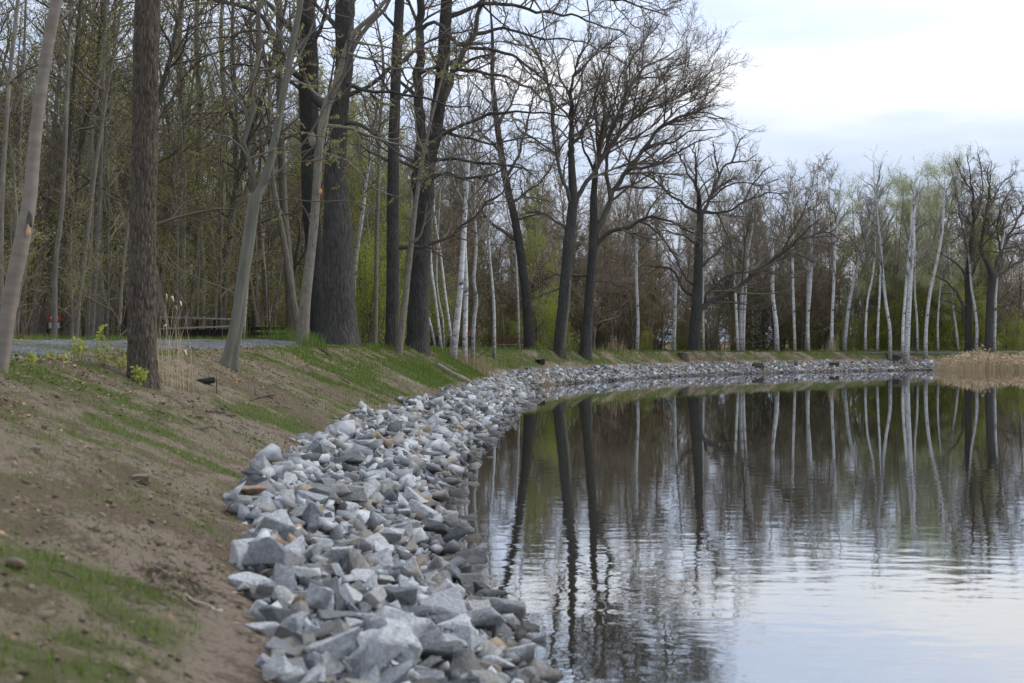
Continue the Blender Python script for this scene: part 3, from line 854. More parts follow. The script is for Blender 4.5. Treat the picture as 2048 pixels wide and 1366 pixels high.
hero_tree('straight_tree', 'thick straight dark brown trunk with scaly bark and bare stem', 'tree', d2,
    [(286, 766, 64), (284, 690, 60), (285, 560, 58), (286, 466, 57), (289, 350, 56), (291, 233, 55), (293, 120, 54), (295, 0, 53), (299, -150, 50), (302, -320, 44)],
    [[(274, 20, 5), (262, 4, 4.5), (235, 12, 3.5), (205, 5, 2.5), (150, 22, 1.5)], [(300, -150, 16), (350, -220, 11), (420, -290, 6)], [(300, -120, 14), (250, -190, 9), (180, -260, 5)]],
    M['scaly'], M['scaly'], 102, 0.6, 'twig', (0.10, 5), wsc=0.88, furrow=(0.017, 40, 6.0, 0.5), sides=150, rings=230, extra_up=4.0, gro=dict(BR))
d3 = ray_ground(458, 737)
hero_tree('forked_tree', 'smooth olive grey forked tree leaning at the path edge', 'tree', d3,
    [(457, 737, 33), (464, 700, 27), (475, 640, 26), (486, 560, 25), (497, 490, 25), (506, 430, 24), (513, 392, 24), (531, 355, 17), (551, 285, 15), (567, 200, 14), (583, 115, 13), (598, 40, 12), (612, -30, 11), (640, -160, 8)],
    [[(514, 392, 17), (502, 345, 14), (497, 280, 13), (503, 205, 12.5), (513, 150, 12), (520, 60, 11), (527, -20, 10), (530, -140, 7), (545, -250, 3)],
     [(526, 380, 7), (550, 345, 6.5), (585, 305, 6), (640, 222, 5), (690, 150, 4), (740, 60, 2.4)],
     [(498, 250, 9), (460, 180, 7), (420, 110, 6), (388, 45, 5), (368, -20, 4), (350, -110, 2)],
     [(578, 118, 8), (558, 75, 6.5), (540, 40, 5), (525, 10, 4), (500, -40, 2)],
     [(586, 115, 8), (620, 70, 6), (660, 25, 5), (700, -30, 3)],
     [(570, 185, 7), (596, 120, 6), (625, 50, 5), (650, -20, 3.5)],
     [(524, 405, 5), (560, 403, 4), (620, 402, 3.6), (690, 403, 3), (730, 408, 2.4), (765, 418, 1.6)],
     [(500, 300, 5), (460, 275, 4), (410, 262, 3), (360, 250, 2), (320, 255, 1.2)],
     [(497, 330, 5), (540, 300, 4), (600, 290, 3), (650, 270, 2)],
     [(480, 600, 4.5), (445, 575, 3.5), (400, 560, 2.6), (340, 530, 2), (318, 500, 1.2)]],
    M['smooth'], M['smooth'], 103, 0.75, 'twig', (0.45, 4), furrow=(0.012, 9, 0.5, 0.6), sides=40, rings=80, extra_up=2.0, gro=dict(wig=0.2, up=0.0, l1=dict(ang=50)), leaves=('buds', 5200, 0.042, 'leafyellow', (380, -40, 960, 450)), sink=0.15, scatter=0.3)
d4 = ray_ground(606, 693)
hero_tree('knotty_tree', 'grey brown trunk with an orange saw cut in front of the massive oak', 'tree', d4,
    [(605, 694, 31), (608, 640, 27), (613, 580, 25), (622, 505, 22), (628, 440, 21), (632, 385, 20), (636, 320, 20), (640, 280, 20), (652, 215, 22), (672, 168, 18), (702, 75, 14), (750, 25, 10), (800, -40, 7)],
    [[(654, 253, 10), (691, 258, 9), (732, 272, 8), (780, 282, 7), (820, 300, 5), (870, 335, 3)], [(660, 200, 10), (640, 195, 8), (610, 172, 7), (585, 160, 5), (560, 160, 3)],
     [(655, 210, 9), (690, 140, 8), (700, 60, 7), (705, -20, 5)], [(640, 300, 5), (700, 330, 4), (760, 380, 3), (800, 400, 2)], [(700, 80, 6), (760, 90, 5), (820, 100, 4), (900, 90, 2)],
     [(700, 105, 6), (770, 130, 5), (850, 140, 4), (930, 170, 2.5)]],
    M['grey'], M['grey'], 104, 0.95, 'twig', (0.12, 4), wsc=0.84, sides=24, rings=70, extra_up=2.0, gro=dict(wig=0.24, up=0.0), leaves=('buds', 2200, 0.06, 'leafyellow', (560, 60, 960, 420)))
d5 = d4 + 5.0
print('depths', d1, d2, d3, d4, d5)
hero_tree('massive_oak', 'massive dark oak with deeply furrowed trunk and grey green foot', 'tree', d5,
    [(678, 676, 84), (678, 640, 78), (677, 560, 75), (676, 470, 69), (673, 400, 60), (670, 340, 50), (674, 270, 44), (680, 200, 42), (688, 120, 41), (688, 40, 42), (690, -60, 38), (700, -180, 32)],
    [[(668, 230, 24), (640, 205, 20), (598, 152, 18), (566, 115, 16), (532, 45, 14), (480, 14, 12), (430, -5, 9), (350, -40, 5)],
     [(690, 130, 17), (715, 80, 14), (745, 40, 12), (765, 15, 10), (790, -40, 7)],
     [(684, 195, 16), (705, 185, 13), (760, 160, 11), (800, 130, 10), (830, 100, 8), (870, 75, 5), (920, 50, 3)],
     [(688, 245, 13), (720, 250, 11), (750, 262, 9), (780, 290, 7), (815, 315, 5), (850, 350, 3)],
     [(690, 20, 18), (730, -30, 14), (800, -60, 10), (880, -80, 6)],
     [(672, 300, 8), (650, 290, 6), (620, 300, 4), (590, 330, 2.5)],
     [(684, 160, 12), (740, 180, 9), (800, 185, 8), (860, 200, 6), (920, 215, 4), (980, 240, 2)],
     [(686, 80, 14), (650, 30, 12), (600, -20, 9), (520, -70, 5)]],
    M['oak'], M['oaklimb'], 105, 1.1, 'twig', (0.20, 6), wsc=0.82, furrow=(0.020, 60, 3.0, 0.9), sides=96, rings=130, extra_up=4.0, gro=OAKG, scatter=0.6)
hero_tree('dark_oak', 'dark oak stem rising behind the trunk with the orange saw cut', 'tree', d5 + 3.0,
    [(640, 682, 40), (634, 600, 36), (628, 500, 36), (622, 400, 38), (620, 300, 38), (618, 210, 42), (617, 130, 42), (613, 40, 41), (608, -60, 36), (600, -160, 28)],
    [[(612, 90, 22), (595, 68, 19), (565, 38, 16), (545, 15, 14), (500, -30, 9), (440, -70, 4)], [(622, 120, 14), (640, 60, 11), (650, 0, 9), (670, -60, 6)],
     [(615, 200, 11), (585, 165, 9), (560, 160, 7), (525, 135, 6), (480, 130, 4), (430, 140, 2)], [(620, 300, 8), (590, 270, 6), (550, 265, 5), (510, 250, 3)]],
    M['oak'], M['oaklimb'], 106, 1.1, 'twig', (0.2, 5), sides=40, rings=70, extra_up=4.0, gro=OAKG)
d6 = ray_ground(786, 698)
hero_tree('knobbly_tree', 'straight knobbly trunk with a long limb curving out over the bank', 'tree', d6,
    [(783, 698, 29), (784, 640, 28), (786, 540, 27), (786, 450, 26), (786, 380, 25), (787, 300, 24), (790, 200, 22), (794, 100, 21), (799, 0, 20), (805, -120, 16), (812, -240, 11)],
    [[(797, 500, 10), (842, 496, 9.5), (876, 484, 9), (920, 457, 8), (955, 426, 7), (995, 389, 5.5), (1030, 350, 4), (1060, 330, 2.5)],
     [(790, 318, 9), (820, 330, 8), (850, 345, 7), (900, 350, 5), (960, 370, 3)], [(776, 330, 7), (750, 310, 6), (720, 290, 4), (690, 285, 2)],
     [(796, 210, 8), (830, 170, 6.5), (870, 140, 5), (910, 120, 3)], [(786, 190, 7), (760, 150, 6), (740, 100, 4), (720, 60, 2)],
     [(798, 90, 9), (850, 40, 7), (900, 10, 5), (960, -30, 3)], [(792, 60, 8), (760, 20, 6), (730, -30, 4)]],
    M['oak'], M['oaklimb'], 107, 1.0, 'twig', (0.12, 4), furrow=(0.012, 30, 3.0, 0.6), sides=40, rings=90, extra_up=4.0, gro=OAKG)
hero_tree('slanting_tree', 'slanting brown stem crossing in front of the second oak', 'tree', d6 - 1.2,
    [(797, 706, 20), (803, 660, 18), (811, 590, 17), (818, 530, 16), (826, 455, 15), (834, 390, 12), (845, 320, 10), (862, 240, 8), (880, 170, 6)],
    [[(822, 485, 8), (842, 470, 6), (850, 440, 4), (858, 400, 2)], [(838, 370, 6), (870, 330, 5), (920, 310, 3.5), (980, 300, 2)], [(848, 300, 6), (830, 250, 4), (820, 190, 2.5)],
     [(850, 290, 5), (900, 260, 4), (950, 255, 2)]],
    M['grey'], M['grey'], 108, 0.9, 'twig', (0.1, 4), wsc=0.72, sides=18, rings=50, extra_up=3.0, gro=OAKG)
d7 = d6 + 4.5
hero_tree('second_oak', 'tall twin stemmed oak with limbs reaching far over the water', 'tree', d7,
    [(835, 690, 52), (837, 630, 48), (841, 540, 43), (845, 460, 42), (847, 400, 46), (846, 352, 54), (858, 310, 36), (869, 270, 32), (880, 190, 30), (888, 100, 28), (892, 20, 26), (900, -80, 22), (915, -180, 16)],
    [[(842, 350, 34), (838, 290, 29), (838, 200, 27), (840, 110, 25), (842, 30, 22), (842, -60, 18), (835, -160, 10)],
     [(876, 215, 22), (903, 150, 18), (928, 105, 16), (948, 55, 14), (965, 0, 11), (990, -70, 7)],
     [(876, 285, 11), (907, 256, 10), (955, 236, 9), (1000, 224, 8), (1045, 222, 6), (1100, 228, 5), (1160, 236, 3)],
     [(850, 372, 11), (876, 354, 10), (925, 350, 9), (972, 355, 7), (1000, 345, 5), (1023, 332, 4), (1070, 340, 2.5)],
     [(842, 60, 11), (865, 45, 10), (885, 52, 10), (912, 76, 10), (961, 99, 9), (1013, 106, 8), (1047, 126, 7), (1075, 150, 6), (1100, 165, 4), (1150, 175, 2.5)],
     [(890, 40, 14), (930, 18, 12), (985, 8, 10), (1040, 14, 9), (1090, 22, 8), (1150, 35, 6), (1210, 52, 4.5), (1270, 80, 2.5)],
     [(895, -20, 16), (960, -40, 13), (1060, -38, 10), (1150, -22, 8), (1230, -5, 6), (1300, 18, 4), (1345, 40, 2)],
     [(905, -90, 14), (1000, -110, 11), (1110, -100, 8), (1220, -70, 5), (1310, -30, 3)],
     [(884, 120, 12), (930, 140, 10), (985, 150, 8), (1040, 165, 6), (1090, 195, 5), (1130, 230, 3)],
     [(868, 320, 9), (920, 322, 8), (985, 330, 6), (1040, 338, 5), (1080, 360, 3)],
     [(830, 330, 9), (800, 310, 7), (770, 300, 5), (740, 270, 3)],
     [(834, 200, 10), (800, 160, 8), (770, 140, 6), (730, 100, 3)],
     [(948, 60, 10), (1000, 60, 8), (1060, 72, 7), (1130, 78, 5), (1200, 100, 3), (1260, 130, 2)],
     [(880, 250, 9), (940, 280, 7), (1000, 285, 6), (1060, 275, 4), (1110, 290, 2.5)]],
    M['oak'], M['oaklimb'], 109, 1.12, 'twig', (0.12, 6), wsc=0.86, furrow=(0.016, 46, 3.0, 0.9), sides=72, rings=110, extra_up=4.0, gro=OAKG, scatter=0.45)
d8 = 82.0
hero_tree('curved_tree', 'dark trunk curving leftward on the bank beside the bench', 'tree', d8,
    [(1060, 692, 25), (1056, 640, 22), (1051, 580, 20), (1044, 530, 18.5), (1037, 480, 18), (1028, 430, 17), (1017, 385, 16), (1008, 340, 15), (1000, 290, 14), (992, 230, 12), (985, 160, 10), (985, 80, 7)],
    [[(1034, 485, 12), (1010, 468, 10), (990, 452, 9), (965, 425, 7), (940, 415, 5), (905, 405, 3)], [(1012, 360, 8), (1040, 300, 6), (1060, 230, 5), (1075, 150, 3)], [(1005, 310, 8), (960, 260, 6), (930, 200, 4)],
     [(1020, 400, 7), (1060, 380, 5), (1100, 340, 4), (1120, 290, 2)], [(996, 250, 7), (1030, 190, 5), (1050, 120, 3)], [(1030, 440, 6), (1070, 430, 4), (1110, 425, 2.5)], [(990, 220, 6), (950, 170, 4), (920, 110, 2)]],
    M['oak'], M['oaklimb'], 110, 1.05, 'twig', (0.12, 4), sides=28, rings=60, extra_up=3.5, gro=OAKG)
d9 = 81.5
hero_tree('leaning_oak', 'leaning oak with a pale bark strip, close to the water edge', 'tree', d9,
    [(1119, 706, 27), (1122, 660, 26), (1128, 600, 25), (1133, 540, 23.5), (1138, 480, 23), (1144, 430, 22), (1146, 390, 20), (1144, 330, 16), (1142, 260, 14), (1142, 205, 12), (1147, 154, 10), (1162, 98, 7), (1178, 50, 4)],
    [[(1150, 420, 15), (1164, 376, 13), (1191, 342, 12), (1212, 300, 11), (1232, 239, 9), (1253, 191, 8), (1272, 157, 7), (1297, 130, 6), (1338, 113, 4), (1372, 82, 2.4)],
     [(1144, 420, 11), (1133, 376, 10), (1113, 308, 9), (1102, 205, 8), (1092, 154, 7), (1068, 95, 5), (1044, 50, 3)],
     [(1253, 191, 6), (1258, 130, 5), (1285, 85, 4), (1310, 40, 2.4)], [(1143, 290, 8), (1175, 240, 7), (1195, 170, 5), (1215, 110, 4), (1225, 60, 2)],
     [(1142, 200, 6), (1120, 150, 5), (1105, 90, 3), (1110, 40, 2)], [(1138, 470, 8), (1110, 440, 6), (1075, 425, 5), (1040, 430, 3)], [(1212, 300, 6), (1250, 280, 5), (1300, 255, 4), (1350, 210, 3), (1400, 190, 2)],
     [(1232, 239, 5), (1275, 215, 4.5), (1330, 185, 3.5), (1385, 150, 2)], [(1110, 310, 6), (1070, 280, 5), (1030, 250, 3)], [(1272, 157, 5), (1320, 155, 4), (1370, 135, 2.4), (1400, 120, 1.6)],
     [(1130, 575, 6), (1095, 585, 4), (1060, 600, 2)], [(1147, 150, 6), (1190, 110, 5), (1240, 70, 3), (1270, 30, 1.8)]],
    M['oak'], M['oaklimb'], 111, 1.08, 'twig', (0.14, 4), sides=32, rings=70, gro=dict(wig=0.15, up=0.05, l1=dict(ang=38, lf=(0.28, 0.58)), l2=dict(ang=36, lf=(0.34, 0.6), per_m=2.7), l3=dict(ang=36), l4=dict(ang=36, per_m=4.6)), scatter=0.4)
d10 = 84.0
hero_tree('waterside_oak', 'dark oak with wide spreading crown next to the leaning oak', 'tree', d10,
    [(1171, 708, 27), (1174, 660, 22), (1178, 605, 20), (1182, 550, 20), (1186, 500, 20), (1188, 470, 21), (1187, 420, 17), (1188, 380, 15), (1192, 320, 13), (1200, 260, 11), (1205, 190, 8), (1212, 130, 5)],
    [[(1190, 490, 13), (1205, 474, 12), (1222, 463, 11), (1252, 456, 10), (1278, 441, 9), (1310, 435, 8), (1346, 447, 6), (1381, 464, 4), (1420, 470, 2)],
     [(1189, 470, 18), (1207, 435, 16), (1226, 385, 14), (1253, 345, 13), (1290, 296, 11), (1314, 266, 10), (1349, 239, 8), (1393, 226, 5), (1455, 236, 2)],
     [(1206, 400, 11), (1212, 340, 10), (1219, 300, 9), (1239, 266, 8), (1284, 225, 7), (1328, 202, 6), (1386, 181, 4), (1420, 140, 3), (1436, 104, 1.6)],
     [(1180, 553, 7), (1165, 552, 6), (1141, 551, 5), (1110, 550, 3.5), (1085, 560, 2)], [(1253, 345, 9), (1290, 335, 8), (1335, 318, 6), (1380, 290, 4), (1430, 275, 2)], [(1290, 296, 7), (1340, 285, 6), (1390, 262, 4), (1440, 260, 2)],
     [(1314, 266, 6), (1345, 225, 5), (1385, 205, 4), (1430, 175, 2)], [(1186, 560, 5), (1215, 562, 4.5), (1245, 572, 4), (1270, 562, 2.4)], [(1190, 350, 7), (1170, 300, 6), (1150, 240, 4), (1130, 170, 2)],
     [(1278, 441, 6), (1310, 460, 5), (1345, 500, 3.5), (1370, 520, 2)], [(1226, 385, 7), (1275, 375, 6), (1325, 380, 4), (1370, 395, 2.4)], [(1284, 225, 5), (1315, 170, 4), (1345, 130, 3), (1368, 95, 1.8)], [(1200, 260, 6), (1225, 210, 5), (1245, 140, 3.5), (1270, 90, 2)]],
    M['oak'], M['oaklimb'], 112, 1.05, 'twig', (0.14, 5), sides=30, rings=60, gro=dict(wig=0.15, up=0.05, l1=dict(ang=38, lf=(0.28, 0.58)), l2=dict(ang=36, lf=(0.34, 0.6), per_m=2.7), l3=dict(ang=36), l4=dict(ang=36, per_m=4.6)), scatter=0.4)
d11 = 98.5
hero_tree('spreading_oak', 'oak with a long low limb stretched out toward the birches', 'tree', d11,
    [(1387, 702, 29), (1389, 660, 24), (1393, 610, 23), (1396, 560, 20), (1399, 490, 18), (1401, 440, 16), (1400, 405, 13), (1396, 350, 10), (1390, 300, 7), (1386, 275, 4)],
    [[(1396, 640, 17), (1405, 615, 16), (1425, 600, 14), (1457, 585, 13), (1504, 552, 12), (1536, 529, 11), (1568, 503, 10), (1592, 484, 9), (1616, 473, 7), (1655, 467, 4), (1690, 480, 2)],
     [(1404, 605, 9), (1414, 592, 8), (1428, 576, 8), (1445, 558, 7), (1475, 546, 6), (1498, 543, 4.5), (1525, 530, 2.5)], [(1388, 592, 10), (1363, 573, 9), (1346, 541, 7), (1319, 535, 5), (1285, 530, 2.5)], [(1392, 580, 7), (1372, 560, 6), (1352, 520, 5), (1330, 480, 3.5), (1310, 450, 2)],
     [(1397, 541, 7), (1422, 517, 6), (1448, 491, 5), (1469, 476, 3)], [(1404, 430, 10), (1413, 410, 9), (1427, 386, 8), (1441, 349, 7), (1458, 325, 6), (1492, 325, 4), (1515, 305, 2)], [(1408, 424, 8), (1440, 424, 7), (1462, 420, 6), (1485, 403, 5), (1547, 386, 3.5), (1580, 400, 2)],
     [(1398, 425, 8), (1359, 403, 7), (1325, 376, 6), (1290, 349, 4), (1260, 345, 2)], [(1458, 325, 5), (1478, 285, 4), (1500, 265, 2)], [(1396, 370, 6), (1370, 335, 5), (1350, 300, 3.5), (1335, 280, 2)], [(1441, 349, 5), (1430, 310, 4), (1425, 275, 2.4)],
     [(1485, 403, 4), (1520, 350, 3.5), (1550, 330, 2)], [(1568, 503, 6), (1600, 510, 4), (1640, 530, 2.5)], [(1592, 484, 5), (1620, 455, 4), (1650, 430, 2)], [(1400, 490, 6), (1370, 470, 5), (1330, 462, 3.5), (1290, 475, 2)], [(1425, 400, 5), (1470, 365, 4), (1520, 370, 3), (1560, 350, 1.8)]],
    M['oak'], M['oaklimb'], 113, 0.96, 'twig', (0.14, 5), sides=30, rings=56, gro=dict(wig=0.18, up=0.05, l1=dict(ang=38, lf=(0.28, 0.58)), l2=dict(ang=36, lf=(0.34, 0.6), per_m=2.7), l3=dict(ang=36), l4=dict(ang=36, per_m=4.6)), scatter=0.4)
d12 = 114.0
hero_tree('lakeside_oak', 'bare dark oak with a bent low limb behind the reeds', 'tree', d12,
    [(1938, 700, 17), (1938, 650, 16), (1938, 599, 15), (1937, 555, 14), (1940, 505, 10), (1948, 444, 8), (1943, 386, 7), (1938, 328, 4), (1932, 305, 2)],
    [[(1933, 660, 9), (1927, 638, 9), (1923, 607, 8), (1907, 576, 6), (1872, 553, 4), (1850, 545, 2)], [(1935, 565, 8), (1920, 535, 6), (1895, 515, 4), (1870, 500, 2)], [(1939, 560, 8), (1955, 520, 7), (1965, 470, 6), (1972, 420, 5), (1980, 360, 3), (1985, 320, 1.8)],
     [(1940, 505, 7), (1925, 460, 5), (1915, 400, 4), (1905, 350, 2.4), (1895, 320, 1.4)], [(1948, 444, 5), (1965, 390, 4), (1960, 330, 2.4), (1955, 300, 1.5)], [(1943, 386, 4), (1920, 345, 3), (1905, 310, 1.6)], [(1955, 500, 4), (1985, 470, 3), (2005, 430, 2)]],
    M['oak'], M['oaklimb'], 114, 1.15, 'twig', (0.12, 4), sides=18, rings=40, gro=dict(wig=0.22, up=0.06), scatter=0.4)
hero_tree('corner_oak', 'bare dark oak at the picture edge behind the reeds', 'tree', d12 - 1,
    [(1977, 701, 18), (1979, 650, 17), (1981, 599, 16), (1985, 553, 15), (1976, 530, 10), (1963, 502, 8), (1966, 467, 7), (1981, 405, 6), (2010, 360, 4), (2036, 339, 2)],
    [[(1986, 555, 11), (2000, 510, 9), (2012, 480, 8), (2030, 450, 6), (2050, 410, 4), (2075, 370, 2)], [(1987, 558, 9), (2005, 545, 8), (2025, 530, 7), (2060, 510, 5), (2100, 480, 3)], [(2012, 480, 5), (2035, 465, 4), (2070, 470, 2)], [(1966, 467, 5), (1990, 440, 4), (2010, 420, 3), (2030, 410, 2)],
     [(1981, 405, 4), (1975, 350, 3), (1985, 320, 2)], [(2000, 510, 5), (1995, 450, 4), (2010, 400, 3), (2030, 370, 2)], [(1984, 620, 4), (2010, 612, 3), (2045, 600, 2)]],
    M['oak'], M['oaklimb'], 115, 1.15, 'twig', (0.12, 4), sides=18, rings=40, gro=dict(wig=0.22, up=0.06), scatter=0.4)

# slim stems behind the path on the left and behind the oaks
def stem(label, d, pts, mat, seed, name='slim_tree', dens=0.55, ex=5.0, limbs=(), twigm='twig', grp=None):
    hero_tree(name, label, 'tree', d, pts, list(limbs), mat, mat, seed, dens, twigm, (0.3, 4), sides=14, rings=40, extra_up=ex, sub='trunk', group=grp,
              gro=dict(wig=0.15, up=0.06, l1=dict(per_m=2.2, lf=(0.08, 0.26), ang=55, t0=0.12)), sink=0.5)
stem('reddish slim tree leaning right beyond the path beside the pale trunk', 40, [(80, 684, 17), (88, 620, 15), (98, 560, 14), (113, 490, 13), (126, 400, 12), (138, 300, 11), (146, 180, 10), (155, 60, 9), (165, -60, 8)], M['scaly'], 201)
stem('upright grey tree in front of the triangular sign', 38.6, [(109, 684, 12), (110, 600, 11), (113, 520, 11), (122, 440, 10), (128, 340, 9), (132, 200, 9), (136, 60, 8), (140, -40, 7)], M['greypale'], 202)
stem('dark stout tree between the sign and the twin grey stems', 48, [(155, 684, 17), (152, 600, 15), (151, 500, 14), (160, 380, 13), (178, 240, 12), (182, 100, 11), (188, -30, 9)], M['grey'], 203)
stem('slender grey stem leaning slightly, front one of the twin stems', 42, [(181, 684, 12), (187, 600, 11), (193, 500, 10), (199, 400, 9), (205, 250, 8), (209, 100, 7), (214, -30, 6)], M['greypale'], 204)
stem('slender grey stem close behind the front twin stem', 45, [(196, 684, 10), (198, 600, 9), (199, 500, 9), (203, 380, 8), (215, 250, 7), (224, 120, 6), (230, -20, 5)], M['greypale'], 205)
stem('crooked dark trunk bending in behind the thick straight trunk', 50, [(336, 684, 18), (325, 630, 20), (314, 590, 20), (305, 530, 17), (262, 480, 15), (236, 400, 14), (228, 300, 13), (222, 200, 11), (216, 60, 9)], M['grey'], 206)
stem('thin upright tree at the picture edge left of the pale trunk', 36, [(2, 684, 13), (3, 560, 12), (6, 420, 11), (12, 280, 10), (24, 140, 9), (38, 0, 8)], M['greypale'], 207)
stem('thin grey tree rising from behind the pale leaning trunk', 38, [(30, 684, 9), (38, 560, 8), (44, 420, 7), (40, 300, 7), (46, 160, 6), (54, 0, 5)], M['greypale'], 208)
stem('dark brown trunk behind the knotty trunk, its foot in grass', 56, [(586, 682, 26), (582, 620, 22), (578, 540, 19), (570, 440, 18), (565, 330, 17), (562, 220, 16), (560, 100, 14), (558, -20, 12)], M['grey'], 209)
stem('brown stem leaning left toward the forked tree from the knotty trunk', 53, [(600, 688, 18), (593, 640, 16), (580, 560, 14), (567, 480, 13), (553, 410, 12), (545, 360, 11), (540, 280, 9), (536, 160, 7)], M['grey'], 210)
stem('grey stem left of the knobbly trunk in the wood', 64, [(750, 684, 10), (752, 600, 9), (753, 480, 9), (757, 380, 8), (760, 260, 7), (766, 120, 6)], M['grey'], 211)
for i, (a, b_, c, w_, dd_, lb) in enumerate([(372, 366, 360, 16, 52, 'reddish dark trunk rising behind the middle of the footbridge railing'), (425, 432, 445, 15, 58, 'dark trunk leaning right behind the railing end by the forked tree'),
        (540, 530, 520, 12, 60, 'dark trunk rising behind the horizontal slat fence'), (400, 404, 396, 18, 56, 'stout dark trunk with a gap in the railing before it'), (440, 452, 470, 12, 54, 'slim dark trunk leaning toward the forked tree behind the railing'),
        (232, 224, 215, 15, 58, 'dark trunk showing just left of the thick straight trunk'), (500, 503, 505, 10, 62, 'slim dark trunk close right of the forked tree foot')]):
    stem(lb, dd_, [(a, 686, w_), (b_, 560, w_ * 0.9), (c, 400, w_ * 0.8), (c + 4, 240, w_ * 0.7), (c - 4, 80, w_ * 0.6), (c, -30, w_ * 0.5)], M['grey'], 220 + i, grp='trunks behind the footbridge railing')

# ------------------------------------------------------------------ birches
def birch(label, d, pts, seed, top_h=None, grp=None, name='birch_tree', dens=1.0, leaves=None, twigm='twigbirch'):
    g = np.random.default_rng(seed)
    T = np.array([at(p[0], p[1], d) for p in pts]); TR = np.array([p[2] * 0.43 / F * d for p in pts])
    T[0, 2] = hz(T[0, 0], T[0, 1]); base = T[0].copy()
    T[:, 1] += np.concatenate([[0], np.cumsum(g.normal(0, 0.25, len(T) - 1))])
    tgt = top_h if top_h else g.uniform(13, 16)
    dirv = unit(T[-1] - T[-2])
    rem = max(2.0, tgt - (T[-1, 2] - base[2]))
    r_ = TR[-1]
    for i in range(4):
        dirv = unit(dirv + g.normal(0, 0.06, 3) + np.array([0, 0, 0.06]))
        T = np.vstack([T, T[-1] + dirv * rem / 4]); TR = np.append(TR, max(0.012, r_ * (0.72 - 0.2 * i)))
    T = np.vstack([T[0] - np.array([0, 0, 0.3]), T]); TR = np.insert(TR, 0, TR[0])
    P, R = resample(T, TR, 34)
    root = empty(name, base); tag(root, label, 'birch', grp)
    link('trunk', tube_mesh('trunk', [((P - base)[None], R[None], 12, True, flare_disp(0.25, 4, seed))], phase0=seed), M['birch'], root)
    k = 12
    A = [(P[k:], R[k:])]
    P0 = np.stack([resample(a, b_, 14)[0] for a, b_ in A]); R0 = np.stack([resample(a, b_, 14)[1] for a, b_ in A])
    P1, R1, _ = children(P0, R0, g, per_m=2.6 * dens, t0=0.1, ang=38, sd=10, lf=(0.18, 0.40), n=7, wig=0.10, up=0.07, rmin=0.008, taper=0.75)
    P2, R2, _ = children(P1, R1, g, per_m=2.6 * dens, t0=0.15, ang=36, sd=10, lf=(0.3, 0.5), n=4, wig=0.10, up=0.04, rmin=0.006)
    P3, R3, _ = children(P2, R2, g, per_m=4.2 * dens, t0=0.1, ang=34, sd=12, lf=None, absl=(0.3, 0.8), n=2, wig=0.08, up=-0.02, rmin=0.0045)
    gr = [(a - base, b_, c, True, None) for a, b_, c in ((P1, R1, 4), (P2, R2, 3), (P3, R3, 3))]
    link('crown', tube_mesh('crown', gr, phase0=seed), M[twigm], root)
    if leaves:
        V, Qd = leaf_quads(tips(P3, g, leaves[0]) - base, leaves[1], g, 0.3)
        link('leaves', mesh_np('leaves', V, Qd, smooth=False), M[leaves[2]], root)
    TREES.append((root, pts[0][0]))
